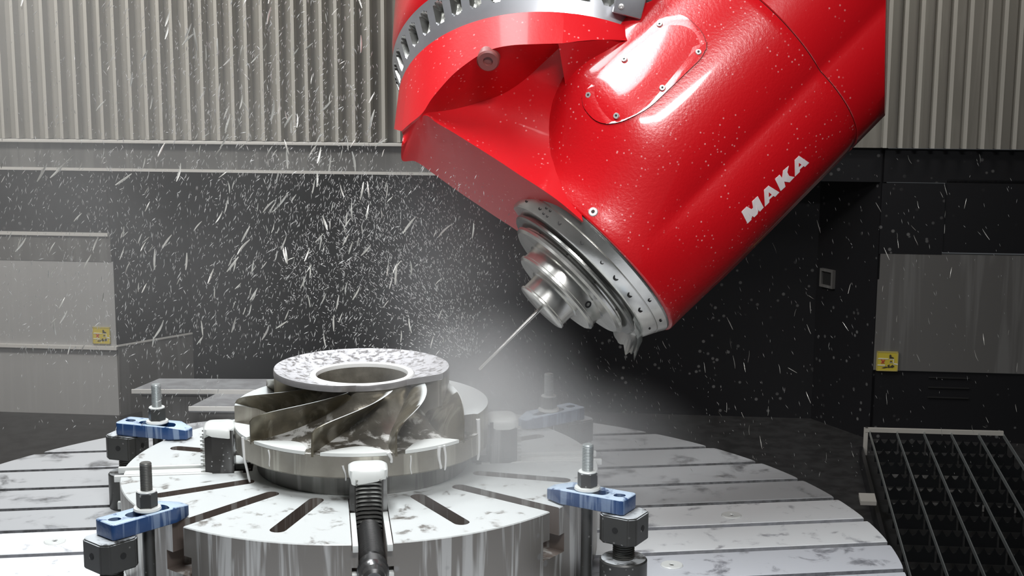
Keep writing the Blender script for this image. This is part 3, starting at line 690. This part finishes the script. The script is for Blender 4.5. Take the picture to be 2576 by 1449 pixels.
bm = bmesh.new(); loft(bm, [(S1 + 0.0008, 1, 0.994), (S1 + 0.002, 1, 1.0), (S1 + 0.05, 1, 1.0), (S1 + 0.15, 1, 1.0), (S1 + 0.30, 1, 1), (S1 + 0.5, 1, 1), (S1 + 0.7, 1, 1)], HL)
far = Y(2234, 100, 0.36) - TIP; nf = Vector((0.962, -0.27, 0.03)).normalized()
g_ = bmesh.ops.bisect_plane(bm, geom=bm.verts[:] + bm.edges[:] + bm.faces[:], plane_co=far, plane_no=nf, clear_outer=True)
es = [e for e in bm.edges if e.is_boundary]; bmesh.ops.contextual_create(bm, geom=es)
rear = obj('rear_cap', bm, M['red'], head, 40)
bm = bmesh.new(); loft(bm, [(S1 - 0.004, 1, 0.985), (S1 + 0.004, 1, 0.985)], HL); obj('joint_gap', bm, M['hole'], head, 40)
# surface finder on the housing
bpy.context.view_layer.update()
def bvh_of(objs):
    vs, fs = [], []
    for o in objs:
        off = len(vs); vs += [Vector(v.co) + TIP for v in o.data.vertices]; fs += [[off + i for i in p.vertices] for p in o.data.polygons]
    return BVHTree.FromPolygons(vs, fs)
BV = bvh_of([housing])
def surf(px, py):
    d = ray(px, py).normalized(); loc, nor, _, _ = BV.ray_cast(CAM, d)
    if nor.dot(d) > 0: nor = -nor
    return loc, nor
def plate_on(name, outline, m, par, lift0, lift1, sub=1, smooth=40):
    """an outline laid on the housing surface and given thickness"""
    bm = bmesh.new(); P = []
    for i, p in enumerate(outline):
        q = outline[(i + 1) % len(outline)]
        for k in range(sub): P.append((p[0] + (q[0] - p[0]) * k / sub, p[1] + (q[1] - p[1]) * k / sub))
    hi, lo = [], []
    for (x, y) in P:
        l, n_ = surf(x, y); hi.append(bm.verts.new(l + n_ * lift1 - TIP)); lo.append(bm.verts.new(l + n_ * lift0 - TIP))
    f1 = bm.faces.new(hi); f2 = bm.faces.new(lo[::-1])
    for i in range(len(P)): k = (i + 1) % len(P); bm.faces.new((lo[i], lo[k], hi[k], hi[i]))
    bmesh.ops.triangulate(bm, faces=[f1, f2]); return obj(name, bm, m, par, smooth)
def rounded(poly, rads, n=8):
    out = []; N_ = len(poly)
    for i in range(N_):
        p0, p1, p2 = Vector(poly[i - 1]), Vector(poly[i]), Vector(poly[(i + 1) % N_]); r_ = rads[i]
        d0 = (p0 - p1).normalized(); d2 = (p2 - p1).normalized(); a = p1 + d0 * r_; c = p1 + d2 * r_
        for k in range(n + 1): u = k / n; out.append(tuple(a * (1 - u) ** 2 + p1 * 2 * u * (1 - u) + c * u * u))
    return out
ol = rounded([(1668, 40), (1718, 35), (1778, 92), (1776, 136), (1630, 276), (1556, 312), (1502, 312), (1462, 262), (1468, 234)], [22, 24, 34, 30, 34, 30, 30, 24, 14], 5)
cover = plate_on('cover_plate', ol, M['red_wet'], head, -0.002, 0.0022)
ol2 = [((x - 1620) * 1.010 + 1620, (y - 173) * 1.010 + 173) for x, y in ol]
plate_on('cover_gasket', ol2, M['hole'], head, -0.002, 0.0006)
def screw(px, py, rad, par, lift):
    l, n_ = surf(px, py); A = TL @ frame(n_, Vector((0, 0, 1)), l + n_ * lift)
    bm = bmesh.new(); solid(bm, [(0, 0.0), (rad * 0.35, 0.0), (rad * 0.42, 0.0012), (rad * 0.85, 0.0012), (rad, 0.0002), (rad, -0.003), (0, -0.003)], 20, A); o = obj('screw', bm, M['bolt'], par, 30)
    bm = bmesh.new(); prism(bm, hexpts(rad * 0.34), -0.001, 0.0005, A); obj('socket', bm, M['hole'], o if par is not cover else par, 0)
for (x, y) in ((1660, 63), (1757, 132), (1571, 151), (1481, 240), (1666, 222), (1551, 292)): screw(x, y, 0.0050, cover, 0.0022)
screw(1492, 533, 0.0078, head, 0.0)
# lettering MAKA (outlines in the plane of the photograph's letters, laid on the housing)
def zt(P): return [(1820 + x * 260 / 1570, 360 + y * 240 / 1449) for x, y in P]
LET = [
    ('letter', [[(272, 1042), (355, 962), (455, 1022), (432, 886), (518, 806), (607, 975), (548, 1040), (497, 948), (512, 1078), (462, 1125), (378, 1062), (421, 1162), (362, 1220)]]),
    ('letter', [[(614, 712), (684, 646), (845, 745), (780, 815), (752, 800), (692, 856), (692, 898), (628, 962)]]),
    ('letter', [[(780, 545), (852, 480), (888, 532), (905, 418), (988, 345), (955, 488), (1075, 514), (1000, 594), (918, 582), (938, 660), (866, 726)]]),
    ('letter', [[(1080, 258), (1146, 192), (1298, 296), (1232, 362), (1212, 346), (1155, 400), (1155, 436), (1085, 504)]]),
]
HOL = [None, [(686, 748), (726, 778), (686, 814)], None, [(1142, 300), (1178, 324), (1142, 358)]]
for (nm, polys), h in zip(LET, HOL):
    o = plate_on(nm, zt(polys[0]), M['decal'], head, -0.001, 0.0007, 3, 60)
    if h: plate_on('letter_counter', zt(h), M['red'], o, 0.0, 0.0010, 3, 60)
# second thin seam near the lower edge
# ---- swivel housing
NC = cam2world(0.06, 0.865, 0.49).normalized()
FC = Y(1384, 285, 0.22); FR = 0.273
E1 = NC.cross(Vector((0, 1, 0))).normalized()
if E1.x < 0: E1 = -E1
E2 = NC.cross(E1).normalized()
if E2.y > 0: E2 = -E2                              # E2 towards the camera
FM = Matrix(((E1.x, E2.x, NC.x, FC.x), (E1.y, E2.y, NC.y, FC.y), (E1.z, E2.z, NC.z, FC.z), (0, 0, 0, 1)))
FL = TL @ FM
def rcyl(px, py, r_=None):
    r_ = r_ or FR; Mi = FM.inverted(); o_ = Mi @ CAM; d_ = (Mi.to_3x3() @ ray(px, py)).normalized()
    a = d_.x ** 2 + d_.y ** 2; b_ = 2 * (o_.x * d_.x + o_.y * d_.y); c_ = o_.x ** 2 + o_.y ** 2 - r_ * r_
    D = max(0.0, b_ * b_ - 4 * a * c_); t_ = (-b_ - math.sqrt(D)) / (2 * a); return FM @ (o_ + d_ * t_)
sw = empty('swivel_housing', None, None); sw.parent = head
# flange wall: rim down to the crescent edge, all round
Bpx = [(1010, 330), (1030, 312), (1062, 285), (1085, 250), (1112, 217), (1140, 187), (1172, 161), (1205, 139), (1240, 123), (1285, 114), (1340, 111), (1415, 109)]
Dpx = [(1012, 335), (1032, 316), (1066, 287), (1100, 281), (1135, 276), (1170, 268), (1205, 258), (1242, 246), (1282, 227), (1325, 196), (1370, 155), (1418, 110)]
Epx = [(1014, 340), (1034, 322), (1068, 290), (1100, 310), (1140, 333), (1180, 358), (1220, 383), (1262, 410), (1310, 442), (1360, 474), (1412, 511), (1466, 557)]
Bp = [rcyl(x, y) for x, y in Bpx]
n_ = len(Bp)
Dp = []; Ep = []
for i, (x, y) in enumerate(Dpx):
    u = max(0, (i - 2) / (n_ - 3)); Dp.append(Y(x, y, Bp[i].y + 0.095 * math.sin(PI * u) ** 0.8 + 0.003 + 0.10 * max(0, u - 0.7)))
yE0 = Bp[2].y
def nose_rim(px, py, r_=0.1835):
    """point of the housing's front rim nearest to a sight line"""
    best = min((HM @ Vector((r_ * math.cos(a), r_ * math.sin(a), S0 + 0.004)) for a in [math.radians(k * 0.5) for k in range(60, 380)]),
               key=lambda p: ((p - CAM).normalized() - ray(px, py).normalized()).length)
    return best
for i, (x, y) in enumerate(Epx):
    if i < 2: Ep.append(Y(x, y, Bp[i].y + 0.003))
    else: Ep.append(Y(x, y, yE0 + (nose_rim(1470, 572).y - yE0) * ((i - 2) / 9) ** 1.6))
def strip(bm, P, Q, sub=3, sink=0.0):
    """ruled surface between two point rows, refined"""
    rows = []
    for j in range(sub + 1):
        m_ = len(P) - 1
        rows.append([bm.verts.new(p.lerp(q, j / sub) + Vector((0, sink * math.sin(PI * j / sub) * (i / m_) ** 2.5, 0)) - TIP) for i, (p, q) in enumerate(zip(P, Q))])
    for j in range(sub):
        for i in range(len(P) - 1): bm.faces.new((rows[j][i], rows[j][i + 1], rows[j + 1][i + 1], rows[j + 1][i]))
def dens(P, k=5):
    out = []
    N_ = len(P)
    for i in range(N_ - 1):
        p0, p1, p2, p3 = P[max(0, i - 1)], P[i], P[i + 1], P[min(N_ - 1, i + 2)]
        for j in range(k):
            t_ = j / k; out.append(0.5 * ((2 * p1) + (p2 - p0) * t_ + (2 * p0 - 5 * p1 + 4 * p2 - p3) * t_ ** 2 + (3 * p1 - p0 - 3 * p2 + p3) * t_ ** 3))
    out.append(P[-1]); return out
Bd, Dd, Ed = dens(Bp), dens(Dp), dens(Ep)
# rim points on the circle matching the B row
FI = FM.inverted()
Ad = []
for p in Bd:
    q = FI @ p; a = math.atan2(q.y, q.x); Ad.append(FM @ Vector((FR * math.cos(a), FR * math.sin(a), 0.0)))
Ad2 = [p + NC * 0.0 for p in Ad]
# lower dark face: from the ridge E back under the body, ending on the silhouette line
Lpx = [(1010, 368), (1012, 404), (1045, 406), (1085, 433), (1125, 462), (1165, 490), (1205, 517), (1245, 544), (1290, 573), (1330, 600), (1366, 610), (1400, 612)]
Lp = [Y(x, y, yE0 + 0.02 + 0.14 * min(1, i / 5)) for i, (x, y) in enumerate(Lpx)]
Ld = dens(Lp)
Kd = [p + Vector((0.10, 0.16, 0.10)) for p in Ld]      # far side
bm = bmesh.new(); strip(bm, Ad, Bd, 3); strip(bm, Bd, Dd, 3); strip(bm, Dd, Ed, 10, 0.085); strip(bm, Ed, Ld, 4); strip(bm, Ld, Kd, 2)
# saddle that blends the flange into the left edge of the spindle housing
Pq = [rcyl(x, y) for x, y in ((1405, 109), (1440, 106), (1480, 103), (1520, 100), (1560, 97), (1600, 92))]
Qq = []
for (x, y) in ((1424, 225), (1450, 192), (1482, 163), (1515, 145), (1550, 128), (1600, 112)):
    l, n0 = surf(x, y); Qq.append(l + (l - CAM).normalized() * 0.012 if l else Y(x, y, 0.05))
strip(bm, dens(Pq), dens(Qq), 4)
# flange wall continuing to the right of the crescent, behind the barrel, and round the back
q = FI @ Bd[-1]; aR = math.atan2(q.y, q.x); zR = q.z; q = FI @ Bd[0]; aL = math.atan2(q.y, q.x); zL = q.z
if aL < aR: aL += 2 * PI
steps = 60; prev = None
def ringpt(a, z): return FM @ Vector((FR * math.cos(a), FR * math.sin(a), z)) - TIP
zs = []
for i in range(steps + 1):
    u = i / steps; a = aR + (aL - 2 * PI - aR) * u; zbot = zR * max(0.30, 1 - 7 * u) if u < 0.5 else zR * 0.3 + (zL - zR * 0.3) * max(0, (u - 0.88) / 0.12)
    row = [bm.verts.new(ringpt(a, zbot * j / 4)) for j in range(5)]
    if prev:
        for j in range(4): bm.faces.new((prev[j], row[j], row[j + 1], prev[j + 1]))
    prev = row
bmesh.ops.remove_doubles(bm, verts=bm.verts[:], dist=0.0006)
me = finish(bm, 42)
shell = link('housing_shell', me, M['red_body'], sw)
# closed mass behind the shell
bm = bmesh.new()
for p in [FM @ Vector((FR * 0.93 * math.cos(a), FR * 0.93 * math.sin(a), -0.01)) for a in [math.radians(k * 10) for k in range(180, 361)][::1][:19]] + [p + Vector((0.03, 0.06, 0.04)) for p in Ld[12::6]] + [p + Vector((0.02, -0.03, 0.0)) for p in Kd[8::6]] + [HM @ Vector((-0.05, -0.10, 0.40)), HM @ Vector((0.0, -0.12, 0.55))]:
    bm.verts.new(p - TIP)
bmesh.ops.convex_hull(bm, input=bm.verts[:]); obj('housing_core', bm, M['red_body'], sw, 40)
bm = bmesh.new(); solid(bm, [(0, -0.006), (FR - 0.006, -0.006), (FR - 0.001, -0.001), (FR - 0.004, 0.003), (0, 0.003)], 128, FL); obj('housing_rim', bm, M['red'], sw, 50)
# saddle joining the flange to the barrel top
# steel ring with drilled recesses
nh = 46; per = 14; NA = nh * per; NR = 22; bm = bmesh.new(); rows = []
for j in range(NR + 1):
    v = j / NR; r0 = 0.2615 + 0.030 * v; z = 0.002 + 0.078 * v; row = []
    if j == 0: r0 -= 0.002
    for i in range(NA):
        a = 2 * PI * i / NA; u = (i % per) / per - 0.5; dx = abs(u) * 2 * PI * r0 / nh; dz = (v - 0.60) * 0.084
        d = math.hypot(dx, max(0, abs(dz) - 0.010)); dep = 0.016 * (1 if d < 0.0095 else 0) * (0.35 + 0.65 * sm((v - 0.35) / 0.4))
        row.append(bm.verts.new(FL @ Vector(((r0 - dep) * math.cos(a), (r0 - dep) * math.sin(a), z))))
    rows.append(row)
for j in range(NR):
    for i in range(NA): k = (i + 1) % NA; bm.faces.new((rows[j][i], rows[j][k], rows[j + 1][k], rows[j + 1][i]))
bm.faces.new(rows[-1]); bm.faces.new(rows[0][::-1])
me = finish(bm, 28); me.materials.append(M['ringsteel']); me.materials.append(M['chrome_dark'])
for f in me.polygons:
    c = FL.inverted() @ f.center
    if 0.01 < c.z < 0.075 and math.hypot(c.x, c.y) < 0.2615 + 0.03 * (c.z - 0.002) / 0.078 - 0.003: f.material_index = 1  # recess faces take a darker steel, shade put into the colour
link('swivel_ring', me, None, head)
# fork carrying the swivel: dark red shoulder above the ring
bm = bmesh.new(); solid(bm, [(0, 0.080), (0.286, 0.080), (0.290, 0.084), (0.296, 0.12), (0.300, 0.20), (0.300, 0.60), (0, 0.60)], 96, FL)
obj('fork_shoulder', bm, M['red'], head, 40)
# black gap block and small steel box with a screw between ring and housing
gb = Y(1662, -8, 0.06)
bm = bmesh.new(); bx(bm, -0.030, 0.020, -0.02, 0.10, -0.018, 0.08, TL @ Matrix.Translation(gb) @ Matrix.Rotation(0.25, 4, 'Y'), 0.006); obj('neck_cover', bm, M['chrome_dark'], head, 40)
p = Y(1578, -2, 0.02)
bm = bmesh.new(); bx(bm, -0.018, 0.030, -0.004, 0.06, -0.026, 0.05, TL @ Matrix.Translation(p) @ Matrix.Rotation(0.25, 4, 'Y'), 0.003); sb = obj('sensor_box', bm, M['ringsteel'], head, 40)
bm = bmesh.new(); solid(bm, [(0, -0.002), (0.0045, -0.002), (0.0045, 0.001), (0.002, 0.0015), (0, 0.0005)], 16, TL @ frame(Vector((0, -1, 0)), Vector((0, 0, 1)), p + Vector((-0.010, -0.0045, -0.012)))); obj('box_screw', bm, M['bolt'], sb, 30)
# socket screw in the crescent pocket
i0 = int(len(Bd) * 0.60); c_ = Y(1228, 152, (Bp[7].y) + 0.000)
bm = bmesh.new(); nd = (CAM - c_).normalized() + Vector((-0.1, 0, -0.5))
solid(bm, [(0, 0.0), (0.007, 0.0), (0.008, 0.004), (0.016, 0.005), (0.0185, 0.002), (0.0185, -0.03), (0, -0.03)], 28, TL @ frame(nd, Vector((0, 0, 1)), c_)); obj('pocket_screw', bm, mat('pocket_screw_red', (0.22, 0.06, 0.055), 0.45), sw, 30)

# ================================================================ CHIP GRATE (lower right)
g = empty('floor_grating', 'black serrated steel grating beside the table at the lower right', 'grating')
GZ = -0.40
P0 = Zp(2182, 1083, GZ); P1 = Zp(2524, 1092, GZ); gx = (P1 - P0).normalized()
gy = Vector((math.sin(0.176), math.cos(0.176), 0)) * -1.0       # towards the camera
g.location = P0
def gp(u, v, z=0.0): return gx * u + gy * v + Vector((0, 0, z))
GW = (P1 - P0).length; GLn = 1.9; NBAR = 5
def gbox(bm, u0, u1, v0, v1, z0, z1):
    vs = [bm.verts.new(gp(u, v, z)) for z in (z0, z1) for v in (v0, v1) for u in (u0, u1)]
    for q in ((0, 2, 3, 1), (4, 5, 7, 6), (0, 1, 5, 4), (2, 6, 7, 3), (0, 4, 6, 2), (1, 3, 7, 5)): bm.faces.new([vs[i] for i in q])
for k in range(0, NBAR + 4):
    u = GW * (k + 0.08) / NBAR
    if k == NBAR: u = GW
    bm = bmesh.new(); gbox(bm, u - 0.0012, u + 0.0012, 0.0, GLn, -0.010, 0.002); obj('bearing_bar', bm, M['gratebar'], g, 0)
ncr = 16; wcell = GW / NBAR
for r_ in range(ncr):
    v = 0.06 + r_ * 0.115
    for k in range(NBAR + 3):
        if v < 0.3 and k >= NBAR: continue
        bm = bmesh.new(); u0 = GW * (k + 0.08) / NBAR + 0.003; cell = wcell - 0.006; top = []; nseg = 24
        for i in range(nseg + 1):
            x_ = i / nseg; ph = (x_ * 3) % 1.0; top.append((u0 + x_ * cell, -0.006 - 0.016 * math.sin(PI * ph)))
        A_ = [bm.verts.new(gp(u_, v, z_)) for u_, z_ in top]; B_ = [bm.verts.new(gp(u_, v, -0.045)) for u_, z_ in top]
        C_ = [bm.verts.new(gp(u_, v - 0.005, z_)) for u_, z_ in top]; D_ = [bm.verts.new(gp(u_, v - 0.005, -0.045)) for u_, z_ in top]
        for i in range(nseg):
            bm.faces.new((A_[i], A_[i + 1], B_[i + 1], B_[i])); bm.faces.new((C_[i + 1], C_[i], D_[i], D_[i + 1])); bm.faces.new((A_[i], C_[i], C_[i + 1], A_[i + 1])); bm.faces.new((B_[i], B_[i + 1], D_[i + 1], D_[i]))
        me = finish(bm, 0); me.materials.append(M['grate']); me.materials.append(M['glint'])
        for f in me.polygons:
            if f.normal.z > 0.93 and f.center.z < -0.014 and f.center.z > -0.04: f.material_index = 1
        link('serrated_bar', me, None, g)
bm = bmesh.new(); gbox(bm, -0.012, GW + 0.26, 0.02, GLn, -0.075, -0.07); obj('drip_tray', bm, M['hole'], g, 0)
# added pale plates under the bars, standing in for wall reflections
for (px, py, w, h) in ((2248, 1192, 26, 16), (2318, 1195, 36, 14), (2392, 1196, 34, 14), (2255, 1230, 38, 16), (2335, 1232, 40, 15), (2400, 1234, 26, 12), (2268, 1268, 40, 16), (2345, 1266, 36, 16), (2460, 1272, 40, 14), (2530, 1276, 40, 14)):
    c = Zp(px, py, GZ - 0.068) - P0; s_ = 1.05 / 3500 * 3.7
    bm = bmesh.new(); u_ = c.dot(gx); v_ = -0; A = Vector((c.x, c.y, 0.0)); k_ = h * s_ / 0.30
    vs = [A + gx * (-w * s_ / 2), A + gx * (w * s_ / 2), A + gx * (w * s_ / 2 + 0.004) + gy * k_ * 0.9, A + gx * 0.0 + gy * k_ * 1.05, A + gx * (-w * s_ / 2) + gy * k_]
    prism(bm, [(p.x, p.y) for p in vs], -0.068, -0.066); obj('reflection_plate', bm, M['panel_dark'], g, 0)
bm = bmesh.new(); gbox(bm, -0.006, GW + 0.0, -0.008, 0.004, -0.004, 0.008); obj('top_rail', bm, M['bracket'], g, 0)
bm = bmesh.new(); gbox(bm, -0.010, 0.002, -0.006, 0.003, -0.10, 0.008); obj('side_bracket', bm, M['bracket'], g, 0)
bm = bmesh.new(); gbox(bm, -0.020, -0.010, 0.0, GLn, -0.099, -0.05); obj('side_panel', bm, M['blackpanel'], g, 0)
bm = bmesh.new(); gbox(bm, -0.06, -0.02, 0.55, 0.62, -0.03, -0.02); obj('foot_bracket', bm, M['bracket'], g, 0)

# ================================================================ FLYING SWARF AND SPRAY
def chip_mesh(kind, seed):
    R_ = random.Random(seed); bm = bmesh.new(); n = 4; L_ = 1.0; cur = R_.uniform(-0.14, 0.14) if kind != 'straight' else 0.0; pts = []
    for i in range(n + 1): u = i / n - 0.5; pts.append(Vector((cur * (u * u - 0.25), 0.06 * math.sin(u * 4 + seed), u * L_)))
    w = [0.025, 0.055, 0.065, 0.05, 0.02]; prev = None
    for i, p in enumerate(pts):
        row = [bm.verts.new(p + Vector((w[i], 0, 0))), bm.verts.new(p + Vector((0, w[i] * 0.35, 0))), bm.verts.new(p + Vector((-w[i], 0, 0))), bm.verts.new(p + Vector((0, -w[i] * 0.35, 0)))]
        if prev:
            for k in range(4): bm.faces.new((prev[k], prev[(k + 1) % 4], row[(k + 1) % 4], row[k]))
        else: bm.faces.new(row[::-1])
        prev = row
    bm.faces.new(prev); me = finish(bm, 60); me.materials.append(M['chip']); return me
chips = [chip_mesh('curl', s) for s in range(6)]
RC = random.Random(11)
def place(px, py, y): return Y(px, py, y)
def pick():
    """where a fleck flies: mostly the left half of the cabin, thinning to the right"""
    z = RC.random()
    if z < 0.46: px = RC.gauss(600, 280); py = RC.uniform(-20, 900)
    elif z < 0.72: px = RC.gauss(860, 160); py = RC.gauss(560, 200)
    elif z < 0.80: px = RC.uniform(0, 400); py = RC.uniform(380, 900)
    else: px = RC.uniform(1650, 2560); py = RC.uniform(380, 1150)
    return px, py, z
cnt = 0
while cnt < 300:
    px, py, z = pick()
    if not (-10 < px < 2590 and -20 < py < 1200): continue
    right = px > 1300
    if not right and (py > 880 or (px > 1010 and py < 560) or px > 1200): continue
    y = RC.uniform(-0.35, 0.55) if not right else RC.uniform(0.35, 0.9)
    if px > 940 and py < 300: continue
    p = place(px, py, y); L_ = RC.uniform(0.012, 0.034) if not right else RC.uniform(0.012, 0.030)
    tilt = RC.gauss(-0.28, 0.30) if right else RC.gauss(0.30, 0.35)
    if px < 350: tilt = RC.gauss(0.45, 0.2)
    o = bpy.data.objects.new('metal_chip', RC.choice(chips)); COL.objects.link(o)
    M_ = Matrix.Translation(p) @ Euler((RC.uniform(-0.3, 0.3), tilt, RC.uniform(-0.6, 0.6))).to_matrix().to_4x4() @ Matrix.Diagonal((L_ * (0.9 if not right else 0.45), L_ * 0.9, L_, 1))
    o.matrix_world = M_
    tag(o, 'thin bright swarf chip flying through the air of the machine cabin', 'metal chip', 'flying swarf chips in the spray'); cnt += 1
def cloud(name, n, gen, lab, cat, m, lmin, lmax, wr=0.07):
    V, Fc = [], []
    for _ in range(n):
        r_ = gen()
        if r_ is None: continue
        p, d = r_; L_ = RC.uniform(lmin, lmax) * RC.uniform(0.5, 1.0); w = max(0.0005, L_ * wr * RC.uniform(0.6, 1.1)); d = d.normalized()
        s_ = d.cross(Vector((RC.uniform(-.3, .3), 1, RC.uniform(-.3, .3)))).normalized(); t_ = d.cross(s_); b0 = len(V)
        V += [p - d * L_ / 2, p + d * L_ / 2, p + s_ * w, p + t_ * w, p - s_ * w, p - t_ * w]
        for a_, b_ in ((2, 3), (3, 4), (4, 5), (5, 2)): Fc += [(b0, b0 + b_, b0 + a_), (b0 + 1, b0 + a_, b0 + b_)]
    me = bpy.data.meshes.new(name); me.from_pydata([tuple(v) for v in V], [], Fc); me.materials.append(m)
    o = link(name, me); return tag(o, lab, cat, kind='stuff')
def g_left():
    px, py, z = pick()
    if z < 0.25: py *= 1.2
    if px > 1220 or px < -20 or (py > 900 and px > 560): return None
    if px > 950 and py < 420: return None
    y = RC.uniform(-0.3, 0.8); p = place(px, py, y); t_ = RC.gauss(0.22, 0.38)
    return p, Vector((math.sin(t_), RC.uniform(-.4, .4), math.cos(t_)))
def g_tool():
    """dense plume thrown up and left from the cut"""
    u = RC.random() ** 0.7; a = RC.gauss(2.05, 0.42); r_ = 30 + 520 * u
    px = 1190 + r_ * math.cos(a); py = 925 - r_ * math.sin(a)
    if py > 900: return None
    p = place(px, py, RC.uniform(-0.05, 0.25) + 0.1 * u); return p, Vector((math.cos(a), RC.uniform(-.3, .3), math.sin(a)))
def g_right():
    px = RC.uniform(1230, 2560); py = RC.uniform(640 if px < 1700 else 400, 1200)
    if RC.random() < (px - 1230) / 1700: return None
    p = place(px, py, RC.uniform(0.35, 1.0)); t_ = RC.gauss(-0.35, 0.25); return p, Vector((math.sin(t_), RC.uniform(-.3, .3), math.cos(t_)))
cloud('coolant_spray', 9500, g_left, 'fine coolant drops and flecks falling through the left of the cabin', 'spray', M['spray'], 0.004, 0.014)
cloud('coolant_plume', 3000, g_tool, 'dense plume of coolant drops thrown up from the cutter', 'spray', M['spray'], 0.002, 0.009)
cloud('coolant_drizzle', 1500, g_right, 'sparse coolant drizzle in front of the dark right side of the cabin', 'spray', M['spray'], 0.004, 0.014, 0.05)

# ---- mist: lit vapour around the cut and hanging over the left of the cabin
def mist(name, lab, lo, hi, blobs, base, col=(0.95, 0.96, 0.97), sc=4.0):
    bm = bmesh.new(); bx(bm, lo[0], hi[0], lo[1], hi[1], lo[2], hi[2]); m = bpy.data.materials.new(name); m.use_nodes = True; nt = m.node_tree; N = nt.nodes; L = nt.links
    N.remove(N['Principled BSDF']); out = [x for x in N if x.type == 'OUTPUT_MATERIAL'][0]
    vs = N.new('ShaderNodeVolumeScatter'); vs.inputs['Color'].default_value = (*col, 1); vs.inputs['Anisotropy'].default_value = 0.2
    L.new(vs.outputs[0], out.inputs['Volume'])
    tc = N.new('ShaderNodeTexCoord').outputs['Object']; acc = None
    def mt(op, a, b=None):
        r_ = N.new('ShaderNodeMath'); r_.operation = op
        for i, v in enumerate((a, b)):
            if v is None: continue
            if isinstance(v, (int, float)): r_.inputs[i].default_value = v
            else: L.new(v, r_.inputs[i])
        return r_.outputs[0]
    for (c, rad, dn) in blobs:
        mp = N.new('ShaderNodeMapping'); mp.vector_type = 'TEXTURE'; mp.inputs['Location'].default_value = c; mp.inputs['Scale'].default_value = rad; L.new(tc, mp.inputs['Vector'])
        vm = N.new('ShaderNodeVectorMath'); vm.operation = 'LENGTH'; L.new(mp.outputs[0], vm.inputs[0])
        s1 = mt('MAXIMUM', mt('SUBTRACT', 1.0, vm.outputs['Value']), 0.0); s2 = mt('MULTIPLY', mt('POWER', s1, 1.6), dn); acc = s2 if acc is None else mt('ADD', acc, s2)
    ns = N.new('ShaderNodeTexNoise'); ns.inputs['Scale'].default_value = sc; ns.inputs['Detail'].default_value = 2; L.new(tc, ns.inputs['Vector'])
    acc = mt('MULTIPLY', mt('ADD', acc, base), mt('MULTIPLY', ns.outputs['Fac'], 2.0)); L.new(acc, vs.inputs['Density'])
    o = obj(name, bm, m, None, 0); o['kind'] = 'stuff'; o['label'] = lab; o['category'] = 'mist'; return o
CUT = TIP
mist('coolant_mist', 'pale coolant mist around the cutter, drifting over the right of the chuck', (-1.45, -0.42, -0.12), (0.75, 1.75, 1.25),
     [(tuple(CUT + Vector((0.02, 0.0, -0.03))), (0.20, 0.22, 0.16), 9.0),
      (tuple(CUT + Vector((0.06, -0.05, -0.12))), (0.36, 0.34, 0.15), 4.6),
      (tuple(CUT + Vector((-0.04, 0.05, 0.16))), (0.26, 0.3, 0.34), 1.0),
      ((-0.75, 0.9, 0.35), (1.0, 1.0, 1.0), 0.32),
      ((-1.25, 1.5, 0.95), (0.75, 0.7, 0.7), 0.85)], 0.0)
SC.cycles.volume_step_rate = 2.0
SC.cycles.volume_max_steps = 96
SC.cycles.use_denoising = True
SC.cycles.max_bounces = 8
SC.cycles.volume_bounces = 1
# ---------------------------------------------------------------- lift everything so that the floor is z = 0
bpy.context.view_layer.update()
for o in bpy.data.objects:
    if o.parent is None: o.location.z += LIFT
